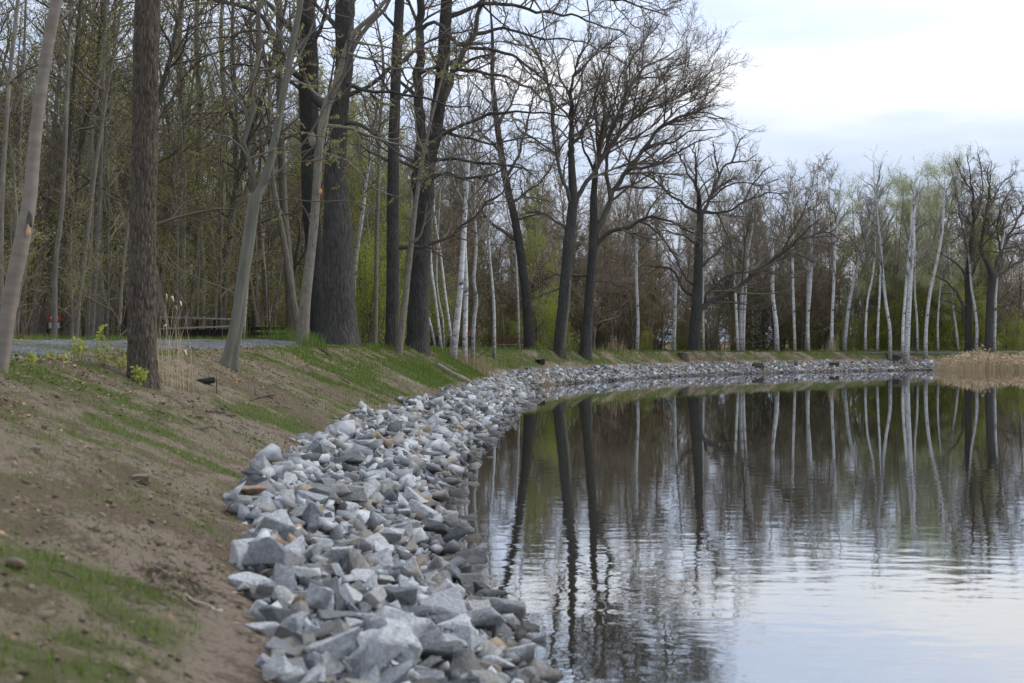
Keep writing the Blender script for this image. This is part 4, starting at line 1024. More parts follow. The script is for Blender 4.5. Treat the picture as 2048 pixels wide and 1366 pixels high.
BI = [
 ('grey white birch leaning right beside the second oak', 62, [(906, 702, 17), (914, 640, 15), (921, 580, 13), (926, 500, 12), (932, 400, 10), (938, 300, 8)], None),
 ('white birch with blue black knot bands behind the leaning grey birch', 66, [(929, 690, 12), (931, 620, 11), (932, 560, 11), (930, 480, 9), (934, 380, 7)], None),
 ('crooked white birch growing out of dry grass tufts', 70, [(945, 690, 10), (948, 640, 9), (953, 600, 9), (948, 560, 8), (953, 500, 7), (950, 420, 6)], None),
 ('thin pale birch standing alone left of the bench', 74, [(989, 690, 7), (988, 620, 7), (984, 560, 6), (979, 500, 5), (977, 440, 4.5)], None),
 ('thin bent pale birch stem next to the second oak', 68, [(905, 690, 6), (898, 640, 6), (890, 580, 6), (882, 510, 5), (872, 450, 5), (866, 380, 4)], None),
 ('thin wavy pale birch stem close beside the second oak', 66, [(883, 690, 7), (875, 640, 6.5), (868, 580, 6), (862, 540, 6), (858, 480, 5)], None),
 ('thinnest pale birch stem in the bend between two wavy stems', 72, [(888, 690, 4), (886, 640, 4), (878, 600, 4), (874, 540, 3.6)], None),
 ('short leaning white birch stem touching the second oak', 64, [(870, 690, 5), (864, 660, 5), (857, 635, 4.5), (850, 600, 4)], 7.0),
 ('white birch leaning right behind the massive oak', 66, [(703, 684, 8), (708, 560, 8), (713, 500, 8), (724, 437, 8), (733, 365, 7), (742, 300, 6)], None),
 ('thin white birch behind the curved trunk', 84, [(1038, 690, 5), (1036, 600, 5), (1032, 520, 4.5), (1030, 440, 4)], None),
 ('speckled white birch standing between the waterside oak and spreading oak', 100, [(1274, 694, 8), (1276, 640, 7), (1273, 560, 6.5), (1274, 480, 6.5), (1274, 420, 5)], None),
 ('white birch forking high just left of the spreading oak', 104, [(1347, 700, 8), (1350, 640, 7.5), (1352, 580, 7), (1358, 510, 6.5), (1364, 440, 5.5)], None),
 ('thin white birch right behind the spreading oak trunk', 108, [(1407, 700, 5), (1407, 620, 5), (1406, 540, 4.6), (1408, 480, 4)], None),
 ('left birch of the close trio below the long low limb', 108, [(1476, 700, 6), (1473, 640, 6), (1471, 560, 5.5), (1468, 500, 5)], None),
 ('middle birch of the close trio below the long low limb', 108.5, [(1481, 700, 8), (1481, 640, 8), (1484, 560, 7), (1487, 470, 6.5), (1488, 400, 5)], None),
 ('speckled right birch of the close trio below the long low limb', 110, [(1487, 696, 6), (1489, 640, 6), (1493, 570, 5), (1497, 500, 4)], None),
 ('grey white birch leaning left, alone on the bank top', 108, [(1554, 704, 11), (1549, 650, 9.5), (1543, 590, 8.5), (1540, 530, 8), (1538, 460, 6)], None),
 ('slim white birch just right of the leaning bank birch', 116, [(1590, 704, 7), (1587, 640, 6), (1584, 560, 5.5), (1585, 470, 5), (1586, 400, 4)], None),
 ('left stem of the tall close birch pair', 114, [(1612, 704, 6), (1615, 640, 6), (1617, 560, 5.5), (1619, 480, 5)], None),
 ('right stem of the tall close birch pair', 113.5, [(1617, 704, 7), (1618, 640, 6.5), (1621, 560, 6.5), (1623, 480, 6), (1624, 400, 5)], None),
 ('straight white birch with dry grass at its foot', 114, [(1663, 702, 8), (1666, 640, 7), (1671, 560, 6.5), (1676, 480, 6), (1683, 410, 5)], None),
 ('white birch leaning right and forking into a wide fan', 114, [(1688, 706, 9), (1692, 650, 8), (1699, 600, 7.5), (1710, 540, 7), (1722, 500, 6.5), (1738, 430, 5.5), (1748, 380, 4)], None),
 ('slim birch with dark foot between leaning birch and speckled birch', 118, [(1731, 702, 6), (1732, 660, 5.5), (1738, 600, 5), (1748, 550, 4.5), (1753, 490, 4)], None),
 ('thin pale birch close left of the speckled waterside birch', 118, [(1754, 700, 6), (1757, 650, 5.5), (1763, 580, 5), (1768, 510, 4)], None),
 ('bright speckled birch on the slope just above the stones', 108.5, [(1780, 713, 8), (1777, 660, 7.5), (1773, 600, 7), (1768, 540, 6.5), (1762, 480, 6), (1754, 430, 5)], None),
 ('thick bright white birch with brown foot on the slope', 108.5, [(1812, 713, 13), (1814, 660, 12), (1817, 600, 11), (1821, 540, 10.5), (1825, 490, 9.5), (1828, 430, 7)], None),
 ('slimmer birch hugging the thick bright birch', 110, [(1806, 704, 7), (1808, 660, 7), (1813, 580, 6), (1816, 510, 6), (1820, 450, 5)], None),
 ('thin birch bent aside just right of the thick bright birch', 115, [(1835, 700, 5), (1834, 640, 5), (1829, 590, 4.5), (1827, 530, 4)], None),
 ('tall birch leaning right at the edge of the reeds', 112, [(1851, 706, 9), (1853, 660, 8), (1859, 600, 7.5), (1868, 550, 7), (1880, 490, 6.5), (1888, 440, 6), (1891, 390, 5)], None),
 ('thin speckled birch in front of the bright green shrubs', 118, [(1876, 704, 5), (1877, 650, 4.5), (1880, 600, 4), (1882, 560, 3.5)], 9.0),
 ('thin birch behind the reeds left of the dark oak', 118, [(1917, 702, 5), (1914, 650, 4.5), (1911, 620, 4), (1909, 570, 3.5)], 9.0),
 ('curved white birch between the two dark oaks', 116, [(1952, 702, 7), (1955, 660, 7), (1953, 615, 6), (1946, 575, 5.5), (1944, 520, 5)], None),
 ('speckled birch rising behind the picture edge oak', 117, [(1988, 702, 7), (1990, 640, 6), (1992, 580, 6), (1999, 520, 5.5), (2008, 470, 5)], None),
 ('white birch leaning behind the reddish slim tree', 52, [(62, 690, 10), (75, 640, 9), (90, 590, 9), (103, 520, 8), (118, 430, 7)], None),
 ('slim white birch showing just right of the forked tree', 58, [(486, 690, 6), (488, 640, 6), (492, 580, 6), (496, 520, 5)], None),
 ('slim spotted birch in the wood left of the knotty trunk', 66, [(505, 690, 6), (508, 640, 6), (514, 590, 5.5), (522, 540, 5), (528, 480, 4)], None),
]
for i, (lb, dd_, pts, th_) in enumerate(BI):
    birch(lb, dd_ - (3.0 if dd_ >= 112 else (1.5 if dd_ >= 104 else 0.0)), pts, 300 + i, th_)

# ------------------------------------------------------------------ background trees: a few grown once, then copied
def copy_tree(src, loc, rz, sc, label, group):
    r = src.copy(); COL.objects.link(r)
    r.location = loc; r.rotation_euler = (0, 0, rz); r.scale = sc
    r['label'] = label; r['group'] = group
    for ch in src.children:
        c = ch.copy(); COL.objects.link(c); c.parent = r
        for gc in ch.children:
            q = gc.copy(); COL.objects.link(q); q.parent = c
    return r
def proto_bare(name, seed, h, r, l1, dens, bark, twigm, cat='tree', first=0.22, wig=0.14, lean=0.05, stems=1, spread=0.0, leaves=None, rmin=0.0055, ang=46, up=0.07, lf1=(0.13, 0.32)):
    g = np.random.default_rng(seed)
    root = empty(name, (0, 0, -50)); root['category'] = cat
    Ts = []
    for k in range(stems):
        off = np.array([g.normal(0, 0.18), g.normal(0, 0.18), 0]) if stems > 1 else np.zeros(3)
        dv = np.array([g.normal(0, lean + spread), g.normal(0, lean + spread), 1.0])
        P, R = walk(off[None] + np.array([[0, 0, -0.4]]), dv[None], np.array([h * g.uniform(0.75, 1.05)]), np.array([r]), 0.012, 16, 0.045, 0.05, g)
        Ts.append((P[0], R[0]))
    P0 = np.stack([a for a, _ in Ts]); R0 = np.stack([b_ for _, b_ in Ts])
    link('trunk', tube_mesh('trunk', [(P0, R0, 9 if stems == 1 else 6, True, flare_disp(0.25, 4, seed))], phase0=seed), M[bark], root)
    P1, R1, _ = children(P0, R0, g, per_m=l1, t0=first, ang=ang, sd=14, lf=lf1, n=6, wig=wig, up=up, rmin=rmin * 1.7, taper=0.7)
    P2, R2, _ = children(P1, R1, g, per_m=3.0 * dens, t0=0.12, ang=44, sd=14, lf=(0.28, 0.52), n=4, wig=wig, up=0.04, rmin=rmin * 1.3)
    P3, R3, _ = children(P2, R2, g, per_m=5.2 * dens, t0=0.1, ang=42, sd=14, lf=None, absl=(0.25, 0.8), n=2, wig=wig * 0.8, up=0.03, rmin=rmin)
    P4, R4, _ = children(P3, R3, g, per_m=4.2 * dens, t0=0.1, ang=40, sd=14, lf=None, absl=(0.15, 0.4), n=1, wig=wig * 0.5, up=0.02, rmin=rmin * 0.9)
    cw = link('crown', tube_mesh('crown', [(P1, R1, 4, True, None), (P2, R2, 3, True, None), (P3, R3, 3, True, None), (P4, R4, 3, True, None)], phase0=seed), M[twigm], root)
    if leaves:
        n_, sz, lm = leaves
        V, Qd = leaf_quads(tips(P3, g, n_) + g.normal(0, 0.2, (n_, 3)), sz, g, 0.2)
        lo_ = link('leaves', mesh_np('leaves', V, Qd, smooth=False), M[lm], cw)
        lo_['kind'] = 'stuff'
    return root
def proto_spruce(seed):
    g = np.random.default_rng(seed)
    root = empty('young_spruce', (0, 0, -50)); root['category'] = 'spruce'
    h = 5.5
    P = np.array([[[0, 0, -0.3], [0.03, 0, h * 0.5], [0, 0.02, h]]]); R = np.array([[0.08, 0.05, 0.01]])
    link('trunk', tube_mesh('trunk', [(P, R, 7, True, None)]), M['grey'], root)
    Pp, Rp = resample(P[0], R[0], 12)
    P1, R1, _ = children(Pp[None], Rp[None], g, per_m=16, t0=0.06, ang=88, sd=8, lf=(0.30, 0.42), n=4, wig=0.05, up=-0.03, rmin=0.008, taper=0.98)
    P2, R2, _ = children(P1, R1, g, per_m=9, t0=0.1, ang=48, sd=8, lf=None, absl=(0.15, 0.4), n=1, wig=0.05, up=-0.06, rmin=0.012)
    link('branches', tube_mesh('branches', [(P1, R1, 3, True, None)]), M['twig'], root)
    link('needles', tube_mesh('needles', [(P2, R2 * 1.8, 3, True, None)]), M['needle'], root)
    return root
PROTO = {
 'slender': [proto_bare('slender_tree', 401 + i, h, r, 3.0, 1.0, b_, tw, rmin=0.0062, first=(0.22, 0.42, 0.25, 0.45)[i], wig=0.19, up=0.045, leaves=((3600, 0.048, 'bud') if i != 2 else None)) for i, (h, r, b_, tw) in enumerate([(17.5, 0.11, 'grey', 'twig'), (16, 0.085, 'greypale', 'twig'), (18, 0.12, 'oaklimb', 'twig'), (15.5, 0.075, 'grey', 'twig')])],
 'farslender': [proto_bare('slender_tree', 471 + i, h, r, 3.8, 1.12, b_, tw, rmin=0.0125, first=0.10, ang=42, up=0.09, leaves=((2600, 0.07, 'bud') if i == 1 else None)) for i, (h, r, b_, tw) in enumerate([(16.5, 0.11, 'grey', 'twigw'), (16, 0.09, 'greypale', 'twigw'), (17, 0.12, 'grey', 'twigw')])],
 'broad': [proto_bare('broad_tree', 411 + i, 17, 0.22, 2.8, 1.0, 'grey', 'twig', wig=0.2, first=0.2, ang=50, rmin=0.009) for i in range(2)],
 'sapling': [proto_bare('sapling', 421 + i, 8.5, 0.045, 3.2, 1.0, ('grey', 'greypale')[i], ('twig', 'twigw')[i], first=0.06, rmin=0.0075, leaves=((2200, 0.05, 'bud') if i else None)) for i in range(2)],
 'shrub': [proto_bare('bare_shrub', 431 + i, 4.2, 0.03, 3.0, 1.05, 'grey', ('twig', 'twigw')[i], 'shrub', first=0.04, stems=10, spread=0.22, rmin=0.008, leaves=((5000, 0.055, 'bud') if i else None)) for i in range(2)],
 'green': [proto_bare('leafy_shrub', 441 + i, 5.0, 0.035, 2.6, 0.9, 'grey', 'twig', 'shrub', first=0.08, stems=7, spread=0.2, leaves=(8000, 0.07, 'leaf')) for i in range(2)],
 'sprouting': [proto_bare('sprouting_tree', 451 + i, 14, 0.10, 2.6, 0.95, 'greypale', 'twigw', first=0.2, leaves=((20000, 14000)[i], (0.062, 0.065)[i], ('leafpale', 'leaf')[i])) for i in range(2)],
 'spruce': [proto_spruce(461)],
}
USED = set()
PLANTED = []
ZN = [(-900, 20, 'at the picture edge beside the pale leaning trunk'), (20, 285, 'between the pale leaning trunk and thick straight trunk'), (285, 470, 'between the thick straight trunk and forked tree'), (470, 640, 'between the forked tree and massive oak'),
      (640, 785, 'between the massive oak and knobbly trunk'), (785, 1050, 'between the second oak and curved trunk'), (1050, 1180, 'between the curved trunk and waterside oak'),
      (1180, 1390, 'between the waterside oak and spreading oak'), (1390, 1560, 'behind the long low oak limb'), (1560, 1810, 'behind the row of white birches'), (1810, 1940, 'between the thick bright birch and dark oak'), (1940, 4000, 'behind the reeds at the picture edge')]
KN = {'slender': 'slender budding tree', 'farslender': 'slender grey tree', 'broad': 'broad bare tree', 'sapling': 'thin young sapling', 'shrub': 'brown twiggy shrub', 'green': 'fresh green leafy shrub', 'sprouting': 'sprouting pale green tree', 'spruce': 'dark young spruce'}
GN = {'slender': 'slender trees in the wood', 'farslender': 'slender trees in the wood', 'broad': 'broad bare trees in the wood', 'sapling': 'thin saplings of the undergrowth', 'shrub': 'twiggy shrubs of the undergrowth', 'green': 'fresh green shrubs', 'sprouting': 'sprouting trees', 'spruce': 'young spruces'}
def plant(kind, x, y, sc=1.0, vi=None, squeeze=1.0):
    lst = PROTO[kind]
    i = random.randrange(len(lst)) if vi is None else vi
    src = lst[i]
    px = 1024 + x / y * F
    zn = [z[2] for z in ZN if z[0] <= px < z[1]][0]
    loc = (x, y, hz(x, y))
    rz = random.uniform(0, 6.28)
    kn = KN[kind] + (' with pale leaves' if (kind == 'sprouting' and i == 0) else '')
    s3 = (sc * squeeze, sc * squeeze, sc * random.uniform(0.92, 1.08))
    lab = KN[kind] + (' with pale leaves' if (kind == 'sprouting' and i == 0) else '') + ' ' + zn
    if (kind, i) not in USED:
        USED.add((kind, i))
        src.location = loc; src.rotation_euler = (0, 0, rz); src.scale = s3
        src['label'] = lab; src['group'] = GN[kind]
        PLANTED.append((src, kn, px, y))
        return src
    r = copy_tree(src, loc, rz, s3, lab, GN[kind])
    PLANTED.append((r, kn, px, y))
    return r

KEEP = {True: [(1680, 1990, 126), (690, 810, 86), (1090, 1125, 95), (-50, 260, 66)], False: [(1835, 1925, 120), (715, 790, 76)]}
def scatter_band(kind, n, smin, smax, tmin, tmax, sc, pxr=(-60, 2110), mind=1.0, ymin=22):
    done, tries, pts = 0, 0, []
    while done < n and tries < n * 60:
        tries += 1
        t = random.uniform(tmin, tmax); s = smin + (smax - smin) * random.random() ** 1.25
        x, y = shore_xy(t, crest_s(t) + s)
        x, y = float(x), float(y)
        if y < ymin: continue
        px = 1024 + x / y * F
        if not (pxr[0] < px < pxr[1]): continue
        if kind in ('shrub', 'farslender', 'slender', 'broad') and any(a < px < b_ and y < c for a, b_, c in KEEP[kind == 'shrub']): continue
        if any((x - a) ** 2 + (y - b_) ** 2 < mind * mind for a, b_ in pts): continue
        pts.append((x, y))
        plant(kind, x, y, random.uniform(*sc)); done += 1
tn0, tbend, tfar = T_AT[3], T_AT[70], _tt[np.argmax(SHU[:, 0] >= 52)]
# left wood beyond the path
scatter_band('slender', 60, 7, 60, tn0, tbend, (0.85, 1.25), mind=2.0, ymin=32)
scatter_band('broad', 10, 14, 50, tn0, tbend, (0.8, 1.15), mind=4.0, ymin=42)
scatter_band('sapling', 70, 6, 45, tn0, tbend, (0.7, 1.2), mind=1.2, ymin=32)
scatter_band('shrub', 20, 12, 50, tn0, tbend, (0.5, 1.05), mind=1.6, ymin=34)
# the corner behind the oaks
scatter_band('farslender', 40, 8, 46, T_AT[45], tbend + 10, (0.8, 1.1), pxr=(640, 1260), mind=1.8, ymin=66)
scatter_band('shrub', 34, 8, 46, T_AT[45], tbend + 10, (0.7, 1.3), pxr=(780, 1260), mind=1.5, ymin=70)
scatter_band('sapling', 24, 7, 40, T_AT[45], tbend + 10, (0.8, 1.3), pxr=(640, 1260), mind=1.3, ymin=66)
# far wood behind the birches
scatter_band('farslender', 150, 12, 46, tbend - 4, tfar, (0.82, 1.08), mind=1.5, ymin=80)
scatter_band('broad', 14, 13, 40, tbend - 4, tfar, (0.72, 0.98), mind=4.0, ymin=85)
scatter_band('sapling', 64, 11, 38, tbend - 4, tfar, (0.7, 1.3), mind=1.2, ymin=80)
scatter_band('shrub', 110, 13, 46, tbend - 4, tfar, (0.7, 1.4), mind=1.6, ymin=80)
# green ones where the photograph shows them
for (px, d, sc) in [(95, 56, 0.9), (125, 60, 0.85), (62, 57, 0.9), (165, 62, 0.8), (20, 55, 0.8), (240, 58, 0.8), (345, 60, 0.75), (480, 62, 0.8), (545, 66, 0.9), (745, 66, 1.15), (765, 70, 1.2), (725, 74, 1.25), (792, 74, 1.1), (880, 78, 0.8), (420, 66, 0.8),
                    (1112, 88, 0.95), (1104, 90, 0.8), (1838, 115.5, 1.35), (1868, 116, 1.3), (1892, 115.5, 1.4), (1912, 117, 1.3), (1958, 116.5, 1.3), (1935, 118, 1.4), (1720, 116, 0.85), (1690, 115, 0.7), (1790, 116.5, 1.1), (1765, 117, 0.9), (2030, 118, 0.75), (2012, 121, 0.8), (1790, 121, 1.0), (1290, 104, 0.45), (1040, 94, 0.6), (1600, 122, 0.6)]:
    plant('green', (px - 1024) / F * (d + (3 if d > 110 else 0)), d + (3 if d > 110 else 0), sc)
for (px, d, sc, vi) in [(1845, 116, 1.06, 0), (1880, 115, 1.08, 0), (1812, 116, 1.05, 0), (1900, 116, 1.0, 0), (1735, 116, 0.98, 1), (1690, 116, 0.95, 0), (1865, 117, 1.1, 0), (1790, 116, 0.95, 0), (1700, 120, 0.9, 0), (755, 74, 1.0, 1), (715, 80, 1.0, 1), (600, 72, 1.0, 1), (1090, 98, 0.8, 1), (430, 75, 1.0, 1), (140, 66, 0.8, 1), (1970, 122, 1.0, 1), (1775, 121, 0.95, 1), (1860, 121, 1.12, 0),
                        (40, 62, 0.9, 1), (200, 70, 0.95, 1), (350, 78, 1.0, 0), (520, 80, 1.0, 0), (300, 64, 0.9, 1)]:
    d = d + (3.5 if d > 110 else 0)
    plant('sprouting', (px - 1024) / F * d, d, sc, vi)
for (px, d, sc) in [(1505, 114, 0.85), (1522, 118, 1.0), (1540, 113, 0.7), (1494, 121, 0.9), (1060, 100, 0.6), (1330, 116, 0.6)]:
    plant('spruce', (px - 1024) / F * d, d, sc)

# every planted tree is named by the nearest landmark
LM = [(0, 'the pale leaning trunk'), (80, 'the reddish slim tree'), (109, 'the triangular sign'), (155, 'the dark stout tree'), (190, 'the twin grey stems'), (285, 'the thick straight trunk'), (336, 'the crooked dark trunk'), (400, 'the footbridge railing'),
      (457, 'the forked tree'), (540, 'the slat fence'), (603, 'the knotty trunk'), (678, 'the massive oak'), (750, 'the lone grey stem'), (785, 'the knobbly trunk'), (837, 'the second oak'), (880, 'the wavy pale birches'), (918, 'the leaning grey birch'), (970, 'the spiky dry grass clump'),
      (1028, 'the bench'), (1060, 'the curved trunk'), (1120, 'the leaning oak'), (1172, 'the waterside oak'), (1274, 'the lone speckled birch'), (1348, 'the high forked birch'), (1388, 'the spreading oak'), (1481, 'the birch trio'), (1554, 'the left leaning bank birch'), (1615, 'the close birch pair'),
      (1663, 'the straight birch'), (1690, 'the fan topped birch'), (1731, 'the dark footed birch'), (1780, 'the bright speckled birch'), (1812, 'the thick bright birch'), (1851, 'the reed edge birch'), (1938, 'the bent limb oak'), (1977, 'the picture edge oak')]
byl = {}
for r, kn, px, d in PLANTED:
    j = min(range(len(LM)), key=lambda k: abs(LM[k][0] - px))
    side = 'left' if px < LM[j][0] else 'right'
    if px < -10 or px > 2060: where = 'beyond the picture edge past ' + LM[j][1]
    elif abs(px - LM[j][0]) < 7: where = 'straight behind ' + LM[j][1]
    else: where = ('just ' if abs(px - LM[j][0]) < 30 else 'well ') + side + ' of ' + LM[j][1]
    byl.setdefault((kn, where), []).append((d, r))
for (kn, where), lst in byl.items():
    lst.sort(key=lambda q: q[0])
    for k, (d, r) in enumerate(lst):
        pre = '' if len(lst) == 1 else ('nearer ' if k == 0 else ('farther ' if k == len(lst) - 1 else 'middle '))
        if len(lst) > 3 and 0 < k < len(lst) - 1: pre = 'half hidden '
        r['label'] = pre + kn + ' ' + where

# the deep wood behind, one mass of stems and twigs
g = np.random.default_rng(77)
def mass(n, tmin, tmax, smin, smax, hmin, hmax):
    t = g.uniform(tmin, tmax, n); s = crest_s(t) + g.uniform(smin, smax, n)
    x, y = shore_xy(t, s)
    px = 1024 + x / np.maximum(y, 1) * F
    k = (y > 40) & (px > -300) & (px < 2350)
    x, y = x[k], y[k]
    return np.stack([x, y, height(x, y) - 0.3], 1), g.uniform(hmin, hmax, len(x))
b1, h1 = mass(330, tn0, tbend, 50, 76, 5, 12)
b2, h2 = mass(560, tbend - 6, tfar + 15, 36, 62, 7, 15)
bb, hh_ = np.concatenate([b1, b2]), np.concatenate([h1, h2])
P0, R0 = walk(bb, np.array([[0, 0, 1.0]]) + g.normal(0, 0.06, bb.shape), hh_, g.uniform(0.03, 0.11, len(bb)), 0.012, 6, 0.04, 0.03, g)
P1, R1, _ = children(P0, R0, g, per_m=2.4, t0=0.02, ang=52, sd=16, lf=(0.10, 0.24), n=2, wig=0.14, up=0.05, rmin=0.02)
P2, R2, _ = children(P1, R1, g, per_m=2.0, t0=0.1, ang=45, sd=14, lf=None, absl=(0.4, 1.3), n=1, wig=0.1, up=0.02, rmin=0.02)
wo = link('woods', tube_mesh('woods', [(P0, R0, 5, True, None), (P1, R1, 3, True, None), (P2, R2, 3, True, None)]), M['twig'])
tag(wo, 'brown mass of bare stems deep in the wood', 'woods', None, 'stuff')

# ------------------------------------------------------------------ riprap: stone revetment at the water line
def stone_proto(seed, bev):
    g = np.random.default_rng(seed)
    bm = bmesh.new()
    n = int(g.integers(9, 15))
    pts = g.uniform(-1, 1, (n, 3))
    pts = np.sign(pts) * np.abs(pts) ** 0.55
    pts *= np.array([1.0, g.uniform(0.6, 0.85), g.uniform(0.38, 0.68)])
    if g.random() < 0.45:                       # wedge: one end drawn in
        k = pts[:, 0] > 0.2
        pts[k, 2] *= g.uniform(0.2, 0.6); pts[k, 1] *= g.uniform(0.5, 0.9)
    for p in pts: bm.verts.new(p)
    bmesh.ops.convex_hull(bm, input=bm.verts)
    bmesh.ops.delete(bm, geom=[v_ for v_ in bm.verts if not v_.link_faces], context='VERTS')
    bmesh.ops.dissolve_limit(bm, angle_limit=R_(9), verts=bm.verts, edges=bm.edges)
    if bev:
        bmesh.ops.bevel(bm, geom=[e_ for e_ in bm.edges], offset=0.05, segments=1, affect='EDGES', clamp_overlap=True)
        bmesh.ops.triangulate(bm, faces=bm.faces)
        for it in range(2):
            long_ = [e_ for e_ in bm.edges if e_.calc_length() > (0.55, 0.34)[it]]
            bmesh.ops.subdivide_edges(bm, edges=long_, cuts=1)
            bmesh.ops.triangulate(bm, faces=bm.faces)
        bm.normal_update()
        off_ = []
        for v_ in bm.verts:
            c = v_.co
            off_.append(v_.normal * float(0.055 * vnoise(c.x * 2.3 + seed, c.y * 2.3, c.z * 2.3, seed) + 0.035 * vnoise(c.x * 6 + seed, c.y * 6, c.z * 6, seed + 3)))
        for v_, q in zip(bm.verts, off_): v_.co += q
    bmesh.ops.triangulate(bm, faces=bm.faces)
    me = bpy.data.meshes.new('stone'); bm.to_mesh(me); bm.free()
    me.materials.append(M['stone'])
    return me
SP_HI = [stone_proto(900 + i, True) for i in range(26)]
SP_LO = []
for i in range(16):
    me = stone_proto(950 + i, False)
    V = np.array([v_.co[:] for v_ in me.vertices]); T = np.array([p.vertices[:] for p in me.polygons])
    SP_LO.append((V, T)); bpy.data.meshes.remove(me)
g = np.random.default_rng(5)
ST = []      # t, s, half length, layer
tcur, tend = T_AT[2], _tt[np.argmax(SHU[:, 0] >= 44)]
while tcur < tend:
    x_, y_ = shore_xy(tcur, 1.0)
    dc = math.hypot(float(x_), float(y_))
    sp = 0.138 if dc < 30 else (0.18 if dc < 60 else 0.2)
    top = float(np.interp(float(y_), [4.0, 6.0, 8.5, 10.5], [1.0, 1.4, 2.0, 2.15])) + 0.28 * float(fbm(tcur * 0.5, 0.3, 0, 71)) + 0.15 * float(vnoise(tcur * 1.9, 0.3, 0, 72))
    for sv in np.arange((0.12 if dc < 11 else (-0.1 if dc < 15 else -0.32)) if dc < 40 else -0.12, top - (0 if dc < 40 else 0.12), sp):
        for layer in (0, 1):
            if layer == 1 and g.random() < 0.42: continue
            a = float(np.clip(np.exp(g.normal(math.log(0.090), 0.46)), 0.04, 0.23)) * (1.0 if layer == 0 else 0.95) * (0.96 if dc < 13 else (1 if dc < 30 else 1.1))
            ST.append((tcur + g.uniform(-0.55, 0.55) * sp, sv + g.uniform(-0.55, 0.55) * sp, a, layer))
    # stray stones on the soil above
    if g.random() < 0.06: ST.append((tcur, top + abs(g.normal(0.05, 0.14)), g.uniform(0.04, 0.08), 0))
    tcur += sp
ST = np.array(ST)
sx, sy = shore_xy(ST[:, 0], ST[:, 1])
sz = prof(ST[:, 0], ST[:, 1]) + rough(sx, sy, ST[:, 1], False)
nearf = 1 - sstep(30, 55, np.hypot(sx, sy))
hmp = (0.02 + 0.09 * nearf) * np.abs(fbm(sx * 1.1, sy * 1.1, 0, 81))
sz = sz + hmp + np.where(ST[:, 3] == 0, 0.10 * ST[:, 2], (0.30 + 0.42 * nearf) * ST[:, 2]) - 0.01 - 0.01 * (1 - nearf)
rot = np.stack([g.normal(0, 0.38, len(ST)), g.normal(0, 0.38, len(ST)), g.uniform(0, 6.283, len(ST))], 1)
steep = g.random(len(ST)) < 0.16
rot[steep, 0] += g.uniform(0.6, 1.3, steep.sum())
# notable stones the photograph shows by the soil edge
for (px, py, hl) in [(505, 1182, 0.17), (560, 1090, 0.17), (680, 1300, 0.13), (740, 1245, 0.15), (655, 905, 0.2), (650, 1220, 0.15), (700, 1340, 0.15)]:
    d_ = ray_ground(px, py + 10, 4, 40)
    ST = np.vstack([ST, [0, 0, hl, 1]])
    X_ = (px - 1024) / F * d_
    sx = np.append(sx, X_); sy = np.append(sy, d_); sz = np.append(sz, hz(X_, d_) + hl * 0.45)
    rot = np.vstack([rot, [g.normal(0, 0.2), g.normal(0, 0.2), g.uniform(-0.6, 0.6)]])
scl = np.stack([ST[:, 2] * g.uniform(0.85, 1.2, len(ST)), ST[:, 2] * g.uniform(0.8, 1.1, len(ST)), ST[:, 2] * g.uniform(0.75, 1.15, len(ST))], 1)
dist = np.hypot(sx, sy)
pxs = 1024 + sx / np.maximum(sy, 0.1) * F; pys = YH + (H - sz) / np.maximum(sy, 0.1) * F
vis = (sy > 3) & (pxs > -40) & (pxs < 2090) & (pys < 1400)
rank = np.where(vis & (sz > -0.05), ST[:, 2] / dist * np.where(ST[:, 3] == 1, 1.25, 1.0), 0)
rank[-7:] = 9
top300 = set(np.argsort(-rank)[:300].tolist())
rv = empty('stone_revetment', (0.0, 9.9, 0.0))
tag(rv, 'band of loose grey broken stone along the water edge', None, None, 'structure')
off = Vector(rv.location)
for i in sorted(top300):
    o = bpy.data.objects.new('stone', SP_HI[int(g.integers(0, len(SP_HI)))])
    COL.objects.link(o); o.parent = rv
    o.location = Vector((sx[i], sy[i], sz[i])) - off
    o.rotation_euler = rot[i]; o.scale = scl[i]
rest = np.array([i for i in range(len(ST)) if i not in top300 and sy[i] > 2.5])
def euler_mats(e):
    cx, sx_, cy, sy_, cz, sz_ = np.cos(e[:, 0]), np.sin(e[:, 0]), np.cos(e[:, 1]), np.sin(e[:, 1]), np.cos(e[:, 2]), np.sin(e[:, 2])
    m = np.empty((len(e), 3, 3))
    m[:, 0, 0] = cy * cz; m[:, 0, 1] = sx_ * sy_ * cz - cx * sz_; m[:, 0, 2] = cx * sy_ * cz + sx_ * sz_
    m[:, 1, 0] = cy * sz_; m[:, 1, 1] = sx_ * sy_ * sz_ + cx * cz; m[:, 1, 2] = cx * sy_ * sz_ - sx_ * cz
    m[:, 2, 0] = -sy_; m[:, 2, 1] = sx_ * cy; m[:, 2, 2] = cx * cy
    return m
def join_protos(ids, protos, pos, rot, scl, g):
    pk = g.integers(0, len(protos), len(ids))
    Vs, Ts, of = [], [], 0
    for k, (V, T) in enumerate(protos):
        j = ids[pk == k]
        if len(j) == 0: continue
        W = np.einsum('nij,nvj->nvi', euler_mats(rot[j]), V[None] * scl[j][:, None, :]) + pos[j][:, None, :]
        Vs.append(W.reshape(-1, 3))
        Ts.append((T[None] + (of + np.arange(len(j)) * len(V))[:, None, None]).reshape(-1, 3)); of += W.shape[0] * W.shape[1]
    return np.concatenate(Vs), np.concatenate(Ts)
V, T = join_protos(rest, SP_LO, np.stack([sx, sy, sz], 1) - np.array(off), rot, scl, g)
ro = link('stones', mesh_np('stones', V, None, T, smooth=False), M['stonemany'], rv)
ro['kind'] = 'stuff'
print('stones', len(ST), 'tris', len(T))

